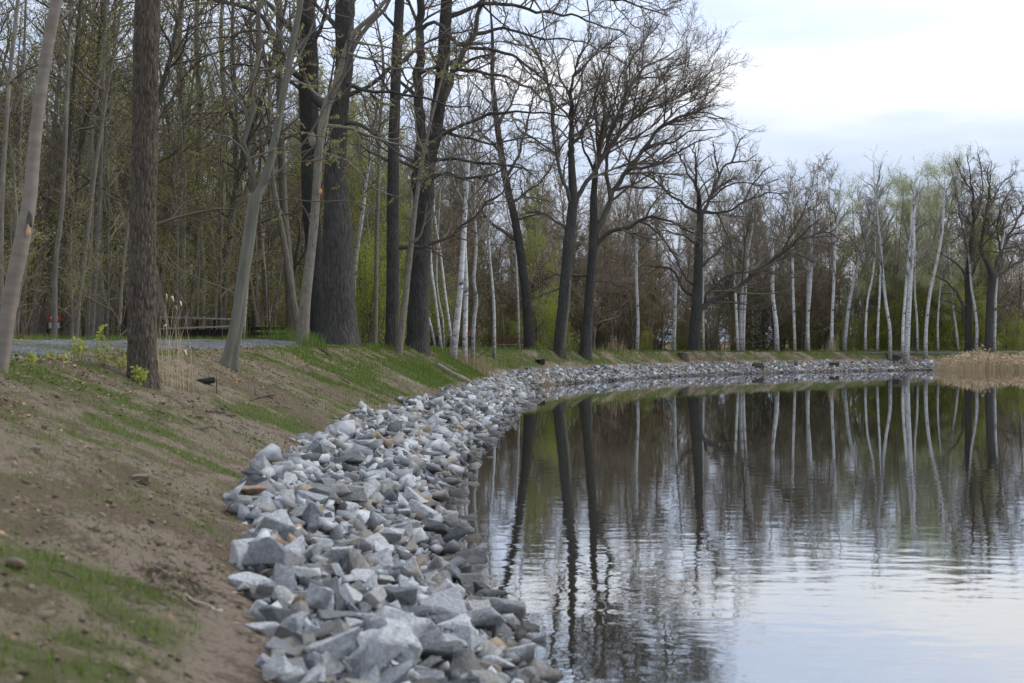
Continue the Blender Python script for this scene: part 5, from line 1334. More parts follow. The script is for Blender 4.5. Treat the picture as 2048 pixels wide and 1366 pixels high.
# ------------------------------------------------------------------ grass, clods, litter
g = np.random.default_rng(6)
def bank_points(n, y0, y1, smin, smax, rel=False):
    t = g.uniform(T_AT[y0] if y0 in T_AT else y0, T_AT[y1] if y1 in T_AT else y1, n)
    s = g.uniform(smin, smax, n) + (crest_s(t) if rel else 0)
    x, y = shore_xy(t, s)
    k = (np.abs(x) < y * 0.40 + 1.0) & (y > 3)
    return t[k], s[k], x[k], y[k]
def blades(x, y, z, h, w, lean=0.45):
    N = len(x)
    a = g.uniform(0, 6.283, N); b_ = a + g.uniform(-0.9, 0.9, N) + 1.57
    dx, dy = np.cos(a) * w, np.sin(a) * w
    le = h * np.abs(g.normal(0, lean, N))
    p = np.stack([x, y, z - 0.01], 1)
    V = np.stack([p - np.stack([dx, dy, 0 * dx], 1), p + np.stack([dx, dy, 0 * dx], 1), p + np.stack([np.cos(b_) * le, np.sin(b_) * le, h], 1)], 1)
    return V.reshape(-1, 3)
def gz(x, y, t, s):
    return prof(t, s) + rough(x, y, s, True)
GV = []
for (n, y0, y1, s0, s1, h0, h1, w, thr, rel) in [(210000, 3, 30, 2.2, 7.2, 0.025, 0.085, 0.0035, 0.62, False), (90000, 30, 60, 2.1, 5.6, 0.05, 0.11, 0.006, 0.4, False), (70000, 60, tfar, 2.1, 4.2, 0.05, 0.12, 0.010, 0.18, False),
                                                 (12000, 45, tfar, -0.2, 0.6, 0.08, 0.24, 0.012, 0.25, True), (16000, 60, tfar, 3.8, 6.0, 0.10, 0.30, 0.014, 0.0, True), (9000, 3, 60, 3.7, 5.2, 0.08, 0.2, 0.008, 0.0, True), (7000, 3, 45, -0.4, 0.5, 0.05, 0.14, 0.005, 0.3, True)]:
    t, s, x, y = bank_points(n, y0, y1, s0, s1, rel)
    m = grass_mask(x, y, s, t)
    k = (m > thr * g.uniform(0.8, 2.0, len(m))) | (g.random(len(m)) < 0.11)
    t, s, x, y = t[k], s[k], x[k], y[k]
    GV.append(blades(x, y, gz(x, y, t, s), g.uniform(h0, h1, len(x)), w))
GV = np.concatenate(GV)
tag(link('grass', mesh_np('grass', GV, None, np.arange(len(GV)).reshape(-1, 3), smooth=False), M['grass']), 'short fresh grass in patches on the sandy bank', 'grass', None, 'stuff')
print('grass', len(GV) // 3)

def lumps(n, seed):
    gg = np.random.default_rng(seed)
    out = []
    for i in range(n):
        bm = bmesh.new()
        bmesh.ops.create_icosphere(bm, subdivisions=1, radius=1.0)
        for v_ in bm.verts: v_.co *= gg.uniform(0.6, 1.15)
        V = np.array([v_.co[:] for v_ in bm.verts]) * np.array([1, 0.75, 0.42]); T = np.array([[q.index for q in f.verts] for f in bm.faces]); bm.free()
        out.append((V, T))
    return out
t, s, x, y = bank_points(7500, 3, 30, 2.2, 6.4)
cl = vnoise(x * 0.9, y * 0.9, 0, 91) > -0.15
t, s, x, y = t[cl], s[cl], x[cl], y[cl]
sz_c = np.exp(g.normal(math.log(0.014), 0.55, len(x))).clip(0.006, 0.06)
V, T = join_protos(np.arange(len(x)), lumps(6, 3), np.stack([x, y, gz(x, y, t, s) + sz_c * 0.25], 1), np.stack([g.normal(0, 0.4, len(x)), g.normal(0, 0.4, len(x)), g.uniform(0, 6.28, len(x))], 1), sz_c[:, None] * g.uniform(0.7, 1.5, (len(x), 3)), g)
tag(link('soil_clods', mesh_np('soil_clods', V, None, T, smooth=False), M['soilclod']), 'small crumbs of soil strewn over the bank', 'soil', None, 'stuff')
# dead leaves along the path edge and under the trees
LV = []
for (n, y0, y1, s0, s1, sz_) in [(9000, 3, 60, -1.1, 0.8, 0.055), (2600, 3, 45, -3.4, -0.8, 0.04), (2600, 3, 60, 3.6, 7.0, 0.07), (3000, 60, tfar, -0.6, 0.4, 0.07), (3000, 60, tfar, 3.6, 7.0, 0.09)]:
    t, s, x, y = bank_points(n, y0, y1, s0, s1, True)
    k = vnoise(x * 0.8, y * 0.8, 0, 95) > g.uniform(-0.9, 0.6, len(x))
    t, s, x, y = t[k], s[k], x[k], y[k]
    N = len(x)
    th = g.uniform(0, 6.28, N); c_, s_ = np.cos(th), np.sin(th)
    hh2 = gz(x, y, t, s) + 0.03
    L_ = sz_ * g.uniform(0.6, 1.3, N); W_ = L_ * 0.6
    tl = g.normal(0, 0.35, (N, 2))
    def cor(a, b2): return np.stack([x + c_ * L_ * a - s_ * W_ * b2, y + s_ * L_ * a + c_ * W_ * b2, hh2 + L_ * a * tl[:, 0] + W_ * b2 * tl[:, 1]], 1)
    LV.append(np.stack([cor(-0.5, 0), cor(0, -0.5), cor(0.5, 0), cor(0, 0.5)], 1).reshape(-1, 3))
LV = np.concatenate(LV)
tag(link('leaf_litter', mesh_np('leaf_litter', LV, np.arange(len(LV)).reshape(-1, 4), smooth=False), M['deadleaf']), 'brown fallen leaves along the edge of the path', 'fallen leaves', None, 'stuff')

t, s, x, y = bank_points(1100, 3, 60, 2.3, 7.0)
N = len(x)
Pt, Rt = walk(np.stack([x, y, gz(x, y, t, s) + 0.012], 1), np.stack([g.normal(0, 1, N), g.normal(0, 1, N), g.normal(0, 0.1, N)], 1), np.exp(g.normal(math.log(0.14), 0.5, N)), g.uniform(0.0025, 0.007, N), 0.002, 3, 0.18, 0.0, g)
for k in range(Pt.shape[1]):
    tk, sk = ts_of(Pt[:, k, 0], Pt[:, k, 1])
    Pt[:, k, 2] = gz(Pt[:, k, 0], Pt[:, k, 1], tk, sk) + 0.012
tag(link('twig_litter', tube_mesh('twig_litter', [(Pt, Rt, 4, True, None)]), M['twig']), 'small dry twigs strewn over the slope', 'twigs', None, 'stuff')

# ------------------------------------------------------------------ reeds
g = np.random.default_rng(8)
def ribbon_reeds(x, y, z, h, w, bend, plume=True, wind=0.0, pf=0.6, ps=1.0):
    """stem ribbons with two bends, leaf blades and drooping plumes"""
    N = len(x)
    a = g.uniform(0, 6.283, N); u = np.stack([np.cos(a), np.sin(a), 0 * a], 1) * (w * 0.5)
    b_ = g.uniform(0, 6.283, N); le = np.stack([np.cos(b_) + wind, np.sin(b_), 0 * b_], 1) * (h * g.uniform(0.2, 1, N) * bend)[:, None]
    p0 = np.stack([x, y, z], 1); p1 = p0 + le * 0.3 + np.stack([0 * h, 0 * h, h * 0.55], 1); p2 = p0 + le + np.stack([0 * h, 0 * h, h], 1)
    V = np.stack([p0 - u, p0 + u, p1 + u, p1 - u, p2 + u * 0.5, p2 - u * 0.5], 1).reshape(-1, 3)
    i = (np.arange(N) * 6)[:, None]
    Q = np.concatenate([i + np.array([[0, 1, 2, 3]]), i + np.array([[3, 2, 4, 5]])])
    Vs, Qs, Ms = [V], [Q], [np.zeros(len(Q), int)]
    if plume:
        k = g.random(N) < pf
        q0 = p2[k]; n2 = k.sum()
        dr = unit(le[k] + np.array([[0.12 + wind * 0.2, 0, -0.02]]) + g.normal(0, 0.04, (n2, 3)))
        L = g.uniform(0.14, 0.28, n2)[:, None] * ps
        up_ = unit(np.cross(dr, g.normal(0, 1, (n2, 3)))) * (L * 0.2)
        q1 = q0 + dr * L * 0.5 + np.array([[0, 0, 0.04]]); q2 = q0 + dr * L + np.array([[0, 0, -0.05]])
        W = np.stack([q0, q1 + up_, q2, q1 - up_], 1).reshape(-1, 3)
        Vs.append(W); Qs.append(len(V) + np.arange(n2 * 4).reshape(-1, 4)); Ms.append(np.ones(n2, int))
    return np.concatenate(Vs), np.concatenate(Qs), np.concatenate(Ms)
rt0 = _tt[np.argmax(SHU[:, 0] >= 30.6)]; rt1 = _tt[np.argmax(SHU[:, 0] >= 62)]
n = 10500
t = g.uniform(rt0, rt1, n); s = -0.4 - g.uniform(0, 1, n) ** 0.8 * (2.2 + 1.1 * vnoise(t * 0.35, 0, 0, 3))
x, y = shore_xy(t, s)
h = (1.06 + 0.32 * vnoise(x * 0.35, y * 0.35, 0, 2)) * (0.40 + 0.72 * g.random(n) ** 1.2) * (1 + 0.22 * (g.random(n) < 0.04)) * (0.88 + 0.25 * vnoise(x * 1.4, y * 0.7, 0, 12)) * np.interp(t, [rt0, rt0 + 1.5, rt0 + 4, rt0 + 7, rt0 + 9], [0.62, 0.95, 1.2, 1.12, 0.95])
V, Q, mi = ribbon_reeds(x, y, np.full(n, -0.25), h + 0.25, 0.017, 0.26, True, 0.35)
rm = mesh_np('reeds', V, Q, smooth=False, qmat=mi); rm.materials.append(M['straw']); rm.materials.append(M['plume'])
tag(link('reeds', rm), 'pale straw coloured reed bed standing in the water', 'reeds', None, 'stuff')

def tuft(name, label, px, py, n, hgt, spread, mat, w=0.006, bend=0.35, d=None, plume=False, cat='grass tuft', group=None):
    d = d or ray_ground(px, py)
    x0, y0 = (px - 1024) / F * d, d
    base = np.array([x0, y0, hz(x0, y0)])
    x = g.normal(0, spread, n); y = g.normal(0, spread, n)
    zz = height(x + x0, y + y0) - base[2] - 0.03
    V, Q, mi = ribbon_reeds(x, y, zz, hgt * g.uniform(0.45, 1.05, n), w, bend, plume, 0.0, 0.15, 0.55)
    me = mesh_np(name, V, Q, smooth=False, qmat=mi)
    me.materials.append(M[mat]); me.materials.append(M['plume'])
    root = empty(name, base); tag(root, label, cat, group)
    link('stalks', me, None, root)['kind'] = 'stuff'
tuft('dry_reed_tuft', 'tall dry reed stalks beside the thick straight trunk', 345, 775, 40, 1.35, 0.15, 'straw', 0.006, 0.28, plume=True)
tuft('dry_grass_tuft', 'dry brown grass clump left of the bench in front of the crooked birch', 945, 690, 150, 0.8, 0.42, 'drygrass', 0.012, 0.5, 60)
tuft('dry_grass_tuft', 'spiky dry grass clump with stiff stalks beside the thin pale birch', 970, 694, 150, 0.95, 0.40, 'drygrass', 0.012, 0.5, 59)
tuft('dry_grass_tuft', 'dry grass clump at the foot of the leaning oak', 1098, 700, 120, 0.75, 0.45, 'drygrass', 0.012, 0.4, 71, True)
tuft('dry_grass_tuft', 'dry grass clump between the waterside oak and spreading oak', 1238, 702, 90, 1.0, 0.4, 'drygrass', 0.014, 0.3, 89, True)
tuft('dry_grass_tuft', 'dry grass clump right of the waterside oak foot', 1207, 704, 60, 0.6, 0.5, 'drygrass', 0.014, 0.4, 87)
tuft('dry_grass_tuft', 'upright dry grass clump at the foot of the straight birch', 1664, 708, 80, 1.4, 0.22, 'drygrass', 0.016, 0.25, 106.5)
tuft('green_grass_tuft', 'long green grass clump behind the foot of the knotty trunk', 572, 690, 420, 0.50, 0.40, 'grass', 0.009, 0.4, 44)
tuft('green_grass_tuft', 'long green grass clump right beside the foot of the knotty trunk', 627, 700, 320, 0.50, 0.22, 'grass', 0.009, 0.4, 39)
tuft('green_grass_tuft', 'green grass clump below the second oak', 850, 712, 260, 0.38, 0.5, 'grass', 0.010, 0.4, 47)
tuft('green_grass_tuft', 'green grass clump where the path meets the bank below the dark trunk', 548, 706, 110, 0.3, 0.3, 'grass', 0.008, 0.4)

# ------------------------------------------------------------------ young leafy sprouts
def sprout(label, px, py, hgt, nst, nl, lsz, d=None):
    d = d or ray_ground(px, py)
    x0, y0 = (px - 1024) / F * d, d
    base = np.array([x0, y0, hz(x0, y0)])
    root = empty('leafy_sprout', base); tag(root, label, 'plant')
    p = np.stack([g.normal(0, 0.05, nst), g.normal(0, 0.05, nst), np.full(nst, -0.02)], 1)
    P, R = walk(p, np.array([[0, 0, 1.0]]) + g.normal(0, 0.35, (nst, 3)), hgt * g.uniform(0.6, 1.05, nst), np.full(nst, 0.005), 0.002, 5, 0.15, 0.1, g)
    link('stem', tube_mesh('stem', [(P, R, 4, True, None)]), M['twigw'], root)
    i = g.integers(0, nst, nl); k = g.integers(2, 5, nl); f = g.random(nl)[:, None]
    V, Q = leaf_quads(P[i, k] * (1 - f) + P[i, k + 1] * f, lsz, g, 0.1)
    for q in range(0, len(Q)):
        pass
    link('leaves', mesh_np('leaves', V, Q, smooth=False), M['leaf'], root)
sprout('bright leafy sprout against the foot of the thick straight trunk', 280, 775, 0.42, 6, 70, 0.075, None)
sprout('tall leafy sprout at the path edge right of the upright grey tree', 190, 720, 0.62, 4, 46, 0.075)
sprout('low leafy sprout at the path edge under the dark stout tree', 160, 725, 0.4, 5, 50, 0.07)
sprout('low leafy sprout left of the thick straight trunk', 210, 735, 0.35, 6, 70, 0.07)
sprout('small leafy sprout near the foot of the pale leaning trunk', 55, 738, 0.25, 5, 50, 0.06)
sprout('small leafy sprout on the path edge left of the tall sprout', 110, 728, 0.25, 5, 46, 0.06)
sprout('low leafy sprout close left of the trunk foot among fallen leaves', 243, 742, 0.3, 5, 50, 0.06)

# ------------------------------------------------------------------ fallen wood, stumps
def stick(name, label, pts, mat='wood', cat='stick', lift=0.03, d=None, forks=()):
    """pts (px, py, diameter m); each point lies on the bank where its ray meets the soil"""
    W = []
    for px, py, dm in pts:
        dd_ = d if d else ray_ground(px, py)
        if d: W.append((*at(px, py, dd_), dm))
        else:
            X_ = (px - 1024) / F * dd_
            W.append((X_, dd_, hz(X_, dd_) + dm * 0.4 + lift * 0.4, dm))
    W = np.array(W)
    base = W[0, :3].copy()
    P, R = resample(W[:, :3], W[:, 3] * 0.5, 14)
    P = P + g.normal(0, 0.004, P.shape)
    gr = [((P - base)[None], R[None], 7, True, None)]
    P1, R1, _ = children(P[None], R[None], g, per_m=1.4, t0=0.25, ang=48, sd=12, lf=(0.12, 0.3), n=3, wig=0.15, up=0.1, rmin=0.003)
    o = link(name, tube_mesh(name, gr + ([(P1 - base, R1, 4, True, None)] if len(P1) else [])), M[mat])
    o.location = base; tag(o, label, cat, 'fallen sticks on the bank')
stick('fallen_stick', 'dark curved stick arching over the grass on the slope', [(502, 806, 0.03), (515, 798, 0.035), (532, 795, 0.032), (552, 793, 0.02)])
stick('fallen_stick', 'thin dark twig right below the arching stick', [(552, 815, 0.012), (568, 817, 0.014), (583, 821, 0.01)])
stick('fallen_branch', 'long thin crooked branch lying on the slope below the dry reeds', [(308, 823, 0.018), (330, 832, 0.022), (350, 839, 0.024), (370, 843, 0.022), (388, 854, 0.014)])
stick('fallen_stick', 'short curved twig at the end of the long crooked branch', [(402, 862, 0.014), (415, 857, 0.018), (435, 856, 0.012)])
stick('fallen_stick', 'straight thin twig in the grass under the charred wood', [(446, 810, 0.010), (455, 818, 0.013), (465, 825, 0.009)])
stick('fallen_stick', 'low brown twig along the bright green strip', [(412, 826, 0.02), (432, 828, 0.022), (452, 829, 0.016)])
stick('pale_stick', 'pale dry stick with a forked end near the stones', [(372, 1198, 0.012), (395, 1213, 0.018), (418, 1224, 0.022), (432, 1236, 0.03), (450, 1226, 0.018)], 'palewood')
stick('pale_stick', 'pale straw stalk fallen across the trunk foot', [(300, 725, 0.012), (315, 748, 0.012), (330, 768, 0.010)], 'palewood')
stick('fallen_stick', 'pale stick lying at the bank edge by the knotty trunk', [(552, 696, 0.05), (565, 698, 0.06), (577, 702, 0.04)], 'palewood')
stick('fallen_stick', 'dark stick slanting down the slope under the massive oak', [(678, 755, 0.03), (690, 764, 0.04), (702, 770, 0.02)])
stick('fallen_stick', 'dark root piece below the green clump at the knotty trunk', [(640, 700, 0.06), (655, 710, 0.08), (665, 717, 0.05)])
stick('fallen_branch', 'thin branch standing up out of the dry grass clump', [(952, 718, 0.02), (962, 709, 0.025), (975, 700, 0.02), (986, 690, 0.014)], d=57)
for i, (px, py) in enumerate([(60, 905), (280, 958), (200, 978), (385, 768)]):
    pass
# upright stake by the charred wood
dS = ray_ground(433, 790)
p0, p1 = at(433, 792, dS), at(431, 737, dS)
o = link('stake', tube_mesh('stake', [(np.array([[p0 - p0, (p1 - p0) * 0.5 + 0.01, p1 - p0]]), np.array([[0.012, 0.01, 0.008]]), 6, True, None)]), M['wood'])
o.location = p0; tag(o, 'thin dark stake standing upright on the slope', 'stake')

def block(name, label, cat, px, py, dims, mat, rz=0.0, seed=1, d=None, lump=0.25, sink=0.15, tops=None, parent_parts=()):
    d = d or ray_ground(px, py)
    x0, y0 = (px - 1024) / F * d, d
    gg = np.random.default_rng(seed)
    bm = bmesh.new(); bmesh.ops.create_cube(bm, size=1.0); bmesh.ops.subdivide_edges(bm, edges=bm.edges, cuts=4, use_grid_fill=True)
    for v_ in bm.verts:
        n_ = v_.co.normalized()
        v_.co = v_.co * (1 + lump * float(vnoise(n_.x * 2.2 + seed, n_.y * 2.2, n_.z * 2.2, seed)) + lump * 0.4 * gg.normal(0, 0.4))
        v_.co.x *= dims[0]; v_.co.y *= dims[1]; v_.co.z *= dims[2]
    me = bpy.data.meshes.new(name); bm.to_mesh(me); bm.free(); me.materials.append(M[mat])
    o = bpy.data.objects.new(name, me); COL.objects.link(o)
    o.location = (x0, y0, hz(x0, y0) + dims[2] * (0.5 - sink)); o.rotation_euler = (gg.normal(0, 0.08), gg.normal(0, 0.08), rz)
    tag(o, label, cat)
    return o
block('charred_wood', 'charred piece of wood lying on the slope by the stake', 'wood', 408, 768, (0.34, 0.14, 0.10), 'tar', 0.3, 3)
block('driftwood', 'brown rotten log on the stones below the speckled birch', 'log', 1787, 728, (0.55, 0.9, 0.5), 'wood', 0.8, 4, d=107.5)
block('root_stump', 'dark root stump at the stone edge below the spreading oak limb', 'stump', 1515, 724, (0.75, 0.4, 0.4), 'wood', 0.2, 5, d=97.5)
block('root_stump', 'flat piece of dead wood on the stones below the dry grass clump', 'stump', 1665, 719, (0.9, 0.4, 0.25), 'wood', -0.2, 6, d=103)
block('dark_log', 'black wet log end above the stones at the bend', 'log', 1080, 728, (0.35, 0.5, 0.28), 'tar', 0.5, 7)
block('soil_lump', 'dark lump of earth in the middle of the slope', 'earth', 282, 966, (0.14, 0.10, 0.07), 'soilclod', 0.2, 8)
block('soil_lump', 'dark lump of earth near the left edge of the slope', 'earth', 60, 907, (0.15, 0.10, 0.07), 'soilclod', 0.2, 9)
block('soil_lump', 'flat lump of earth left of the middle lump', 'earth', 200, 985, (0.16, 0.10, 0.05), 'soilclod', 0.6, 10)
# cut stump set into the far slope
dq = ray_ground(1366, 716, 70)
x0 = (1366 - 1024) / F * dq
st_ = empty('tree_stump', (x0, dq, hz(x0, dq))); tag(st_, 'dark sawn stump set into the slope below the spreading oak', 'stump')
link('body', tube_mesh('body', [(np.array([[[0, 0, -0.35], [0, 0, 0.1], [0.02, 0, 0.34]]]), np.array([[0.42, 0.37, 0.33]]), 18, False, flare_disp(0.15, 5, 3, 0.12))]), M['wood'], st_)
bm = bmesh.new(); bmesh.ops.create_circle(bm, cap_ends=True, radius=0.34, segments=18)
for v_ in bm.verts: v_.co.z = 0.345 + 0.06 * v_.co.x
me = bpy.data.meshes.new('cut_face'); bm.to_mesh(me); bm.free(); link('cut_face', me, M['wood'], st_)
# pale log lying down the slope
W = [(875, 734), (890, 743), (905, 752), (925, 760), (940, 766)]
L = []
for px, py in W:
    dd_ = ray_ground(px, py, 30); X_ = (px - 1024) / F * dd_; L.append((X_, dd_, hz(X_, dd_) + 0.03))
L = np.array(L); Pl, Rl = resample(L, np.array([0.11, 0.13, 0.13, 0.12, 0.09]), 16)
lg = empty('fallen_log', L[0]); tag(lg, 'pale grey log lying down the slope in the grass', 'log')
link('body', tube_mesh('body', [((Pl - L[0])[None], Rl[None], 10, False, flare_disp(0.05, 3, 5, 0.2))]), M['logwood'], lg)
bm = bmesh.new(); bmesh.ops.create_circle(bm, cap_ends=True, radius=0.1, segments=10)
dv_ = Vector(Pl[1] - Pl[0]); me = bpy.data.meshes.new('cut_face'); bm.to_mesh(me); bm.free()
cf = link('cut_face', me, M['wood'], lg); cf.rotation_euler = dv_.to_track_quat('Z', 'Y').to_euler(); cf.location = Vector(Pl[0] - L[0]) - dv_.normalized() * 0.005

# ------------------------------------------------------------------ wounds and saw cuts on trunks (parts of their trees)
def disc_on(root, name, px, py, d, r, mat, squash=1.6, depth=0.02, label=None, yaw=0.0):
    bm = bmesh.new(); bmesh.ops.create_uvsphere(bm, u_segments=14, v_segments=8, radius=1.0)
    for v_ in bm.verts: v_.co = Vector((v_.co.x * r, v_.co.y * depth, v_.co.z * r * squash)) * (1 + 0.12 * math.sin(5 * v_.co.x + 3 * v_.co.z))
    me = bpy.data.meshes.new(name); bm.to_mesh(me); bm.free()
    for p in me.polygons: p.use_smooth = True
    o = link(name, me, M[mat], root)
    o.location = Vector(at(px, py, d)) - root.location; o.rotation_euler = (0, 0, yaw)
    if label: o['label'] = label
R_BY = {r.name: r for r, _ in TREES}
rp_ = R_BY['leaning_tree']
kk = int(np.argmin(np.abs((YH + (H - pP[:, 2]) / pP[:, 1] * F) - 455)))
dw = pP[kk, 1] - pR[kk] * 0.93
disc_on(rp_, 'torn_bark', 60, 440, dw, 0.034, 'wood', 3.0, 0.02, 'dark torn bark edge')
disc_on(rp_, 'bark_wound', 57, 462, dw - 0.010, 0.026, 'torn', 3.0, 0.018, 'pale torn wood under the bark')
rk = R_BY['knotty_tree']
disc_on(rk, 'saw_cut', 641, 383, d4 - 0.10, 0.055, 'cut', 1.7, 0.05, 'fresh orange saw cut', 0.5)
disc_on(rk, 'branch_scar', 625, 278, d4 - 0.10, 0.11, 'grey', 2.0, 0.08, 'old ringed branch scar')
disc_on(R_BY['spreading_oak'], 'saw_cut', 1380, 618, d11 - 0.36, 0.07, 'cut', 1.2, 0.05, 'small fresh saw cut')
disc_on(R_BY['waterside_oak'], 'saw_cut', 1189, 601, d10 - 0.22, 0.06, 'cut', 1.2, 0.05, 'small fresh saw cut')
disc_on(R_BY['leaning_oak'], 'saw_cut', 1124, 617, d9 - 0.30, 0.06, 'cut', 0.9, 0.05, 'small fresh saw cut')
# pale strip of dead wood on the leaning oak
gl = [(1140, 560, 5), (1136, 610, 7), (1131, 650, 8), (1126, 690, 9), (1122, 706, 8)]
Pw = np.array([at(a, b_, d9 - 0.22) for a, b_, c in gl]); Rw = np.array([c * 0.5 / F * d9 for a, b_, c in gl])
Pr, Rr2 = resample(Pw, Rw, 20)
ro_ = R_BY['leaning_oak']
link('bark_strip', tube_mesh('bark_strip', [((Pr - np.array(ro_.location))[None], Rr2[None], 8, True, None)]), M['greypale'], ro_)['label'] = 'pale barkless strip'

# ------------------------------------------------------------------ built things in the wood
def box(bm, c, s, rot=None):
    r = bmesh.ops.create_cube(bm, size=1.0)
    for v_ in r['verts']:
        p = Vector((v_.co.x * s[0], v_.co.y * s[1], v_.co.z * s[2]))
        if rot: p = rot @ p
        v_.co = p + Vector(c)
def part(root, name, c, s, mat, rot=None):
    bm = bmesh.new(); box(bm, c, s, rot)
    bmesh.ops.bevel(bm, geom=bm.edges[:], offset=min(s) * 0.12, segments=1, affect='EDGES')
    me = bpy.data.meshes.new(name); bm.to_mesh(me); bm.free()
    return link(name, me, M[mat], root)
# warning sign
dsg = 40.0
p = at(109, 641, dsg); gzs = hz(p[0], dsg)
sg = empty('warning_sign', (p[0], dsg, gzs)); tag(sg, 'red bordered triangular warning sign with white plate below, among the trees', 'sign')
zt = p[2] - gzs
side = 31 * dsg / F; hh3 = side * 0.866
def tri_plate(name, inner, outer, y0, th, mat):
    bm = bmesh.new()
    def ring(k, y):
        c = Vector((0, 0, zt + hh3 / 3)); pts = [Vector((-side / 2, 0, zt)), Vector((side / 2, 0, zt)), Vector((0, 0, zt + hh3))]
        return [bm.verts.new(Vector((*((c + (q - c) * k)).xz, 0)).xzy + Vector((0, y, 0))) for q in pts]
    if inner is None:
        a, b_ = ring(outer, y0), ring(outer, y0 + th)
        bm.faces.new(a); bm.faces.new(b_[::-1])
        for i in range(3): bm.faces.new((a[i], b_[i], b_[(i + 1) % 3], a[(i + 1) % 3]))
    else:
        a, b_, c, e_ = ring(outer, y0), ring(inner, y0), ring(outer, y0 + th), ring(inner, y0 + th)
        for i in range(3):
            j = (i + 1) % 3
            bm.faces.new((a[i], a[j], b_[j], b_[i])); bm.faces.new((c[i], e_[i], e_[j], c[j]))
            bm.faces.new((a[i], c[i], c[j], a[j])); bm.faces.new((b_[i], b_[j], e_[j], e_[i]))
    bmesh.ops.recalc_face_normals(bm, faces=bm.faces)
    me = bpy.data.meshes.new(name); bm.to_mesh(me); bm.free(); link(name, me, M[mat], sg)
tri_plate('panel', None, 0.97, -0.01, 0.008, 'white')
tri_plate('border', 0.62, 1.0, -0.016, 0.012, 'red')
part(sg, 'plate', (0, -0.012, zt - 0.14), (0.30, 0.01, 0.16), 'white')
part(sg, 'post', (0, 0.03, (zt + hh3) / 2 - 0.2), (0.05, 0.05, zt + hh3 + 0.4 - 0.1), 'metal')
# footbridge railing behind the path
db = 49.0
xb0, xb1 = (322 - 1024) / F * db, (468 - 1024) / F * db
gb = hz((xb0 + xb1) / 2, db)
fb = empty('footbridge_railing', ((xb0 + xb1) / 2, db, gb)); tag(fb, 'weathered footbridge railing with pale top rail behind the path', 'railing')
Lb = xb1 - xb0; ztop = at(0, 637, db)[2] - gb; zlow = at(0, 655, db)[2] - gb
for i in range(5): part(fb, 'post', (-Lb / 2 + 0.08 + i * (Lb - 0.16) / 4, 0, ztop / 2 - 0.1), (0.09, 0.09, ztop + 0.1), 'tar')
tilt = Matrix.Rotation(R_(1.6), 3, 'Y')
part(fb, 'rail', (0, -0.01, ztop + 0.01), (Lb + 0.1, 0.16, 0.05), 'palewood', tilt)
part(fb, 'rail', (0, -0.075, zlow), (Lb, 0.05, 0.06), 'palewood', Matrix.Rotation(R_(-2.0), 3, 'Y'))
for i in range(6):
    part(fb, 'board', (-Lb / 2 + 0.2 + i * (Lb - 0.4) / 5, 0.06, zlow * 0.5), ((Lb - 0.4) / 5 - 0.03, 0.04, zlow * 0.8), 'tar')
# dark slat fence further along
def fence(label, px0, px1, ytop, ybot, d, vertical=False, mat='tar', name='slat_fence'):
    xa, xb = (px0 - 1024) / F * d, (px1 - 1024) / F * d
    gz_ = hz((xa + xb) / 2, d); f_ = empty(name, ((xa + xb) / 2, d, gz_)); tag(f_, label, 'fence')
    zt_ = at(0, ytop, d)[2] - gz_; Lf = xb - xa
    npst = max(2, int(Lf / 1.2) + 1)
    for i in range(npst): part(f_, 'post', (-Lf / 2 + i * Lf / (npst - 1), 0.06, zt_ / 2 - 0.1), (0.09, 0.09, zt_ + 0.25), mat)
    if vertical:
        nb = int(Lf / 0.13)
        for i in range(nb): part(f_, 'slat', (-Lf / 2 + (i + 0.5) * Lf / nb, 0, zt_ / 2), (0.085, 0.025, zt_ * random.uniform(0.93, 1.05)), mat)
        for z_ in (0.25, 0.8): part(f_, 'rail', (0, 0.03, zt_ * z_), (Lf, 0.03, 0.06), mat)
    else:
        for z_ in np.linspace(0.2, 0.97, 4): part(f_, 'slat', (0, 0, zt_ * z_), (Lf, 0.03, 0.12), mat, Matrix.Rotation(R_(random.uniform(-0.8, 0.8)), 3, 'Y'))
fence('dark horizontal slat fence between the forked tree and the knotty trunk', 503, 590, 656, 690, 58)
fence('dark paling fence behind the thin birches by the second oak', 852, 940, 673, 695, 78, True, name='paling_fence')
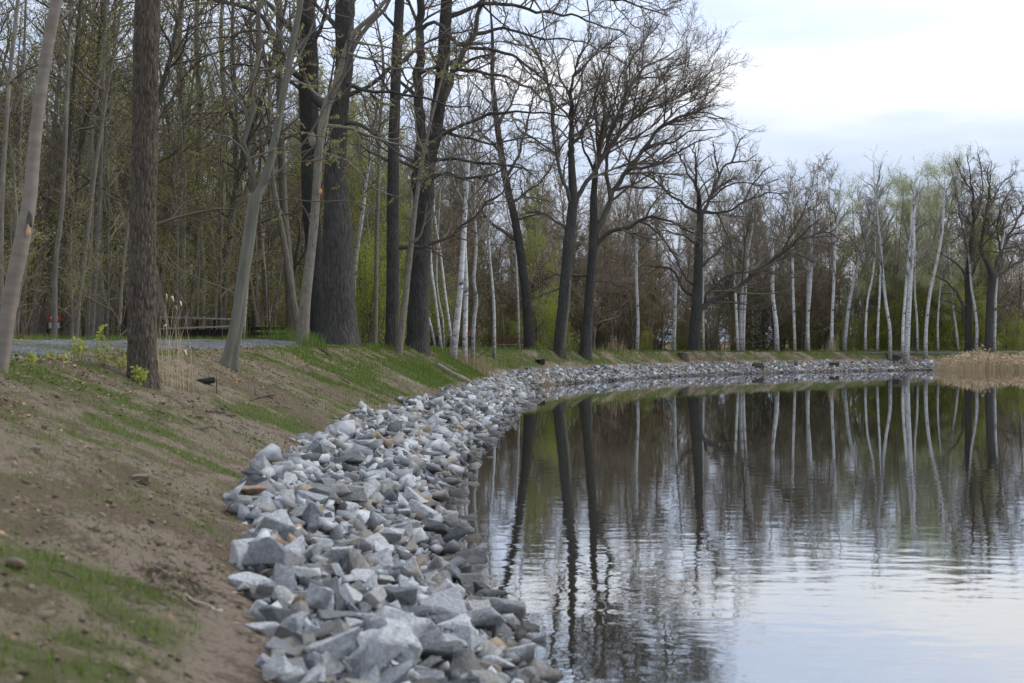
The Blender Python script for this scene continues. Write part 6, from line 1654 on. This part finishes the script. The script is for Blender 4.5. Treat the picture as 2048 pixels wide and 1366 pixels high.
fence('dark paling fence glimpsed between the massive oak and knobbly trunk', 640, 715, 662, 690, 66, True, name='paling_fence')
# bench
dbn = d8 + 6.0
xb = (1028 - 1024) / F * dbn; gbn = hz(xb, dbn)
bn = empty('park_bench', (xb, dbn, gbn)); tag(bn, 'brown wooden bench beside the curved trunk', 'bench')
Wb = 64 * dbn / F
for i in range(3): part(bn, 'backrest_slat', (0, 0.28, 0.56 + i * 0.115), (Wb, 0.03, 0.09), 'brownwood')
for i in range(3): part(bn, 'seat_slat', (0, -0.16 + i * 0.14, 0.44), (Wb, 0.11, 0.035), 'palewood' if i == 0 else 'brownwood')
for sgn in (-1, 1):
    part(bn, 'leg', (sgn * Wb * 0.38, -0.12, 0.2), (0.07, 0.07, 0.42), 'wood'); part(bn, 'leg', (sgn * Wb * 0.38, 0.30, 0.42), (0.07, 0.06, 0.84), 'wood'); part(bn, 'arm_brace', (sgn * Wb * 0.38, 0.08, 0.40), (0.07, 0.4, 0.05), 'wood')
# small red marker
dm = 64.0; pm = at(937, 667, dm); gm2 = hz(pm[0], dm)
mk = empty('marker_post', (pm[0], dm, gm2)); tag(mk, 'small red topped marker post in the dry grass by the birches', 'marker post')
part(mk, 'post', (0, 0, (pm[2] - gm2) / 2 - 0.15), (0.06, 0.06, pm[2] - gm2 + 0.2), 'brownwood'); part(mk, 'cap', (0, 0, pm[2] - gm2 + 0.02), (0.10, 0.10, 0.14), 'red')
# red and white barrier board half hidden by the reeds
dr_ = 116.0; pr_ = at(2042, 704, dr_); gr_ = hz(pr_[0], dr_)
br = empty('barrier_board', (pr_[0], dr_, gr_)); tag(br, 'red and white barrier board half hidden behind the reeds', 'barrier')
zz_ = pr_[2] - gr_
for i in range(4): part(br, 'stripe', (-0.45 + i * 0.30, 0, zz_), (0.298, 0.03, 0.24), 'red' if i % 2 else 'white')
for sgn in (-1, 1): part(br, 'post', (sgn * 0.5, 0.05, zz_ / 2), (0.06, 0.06, max(0.3, zz_ + 0.2)), 'metal')
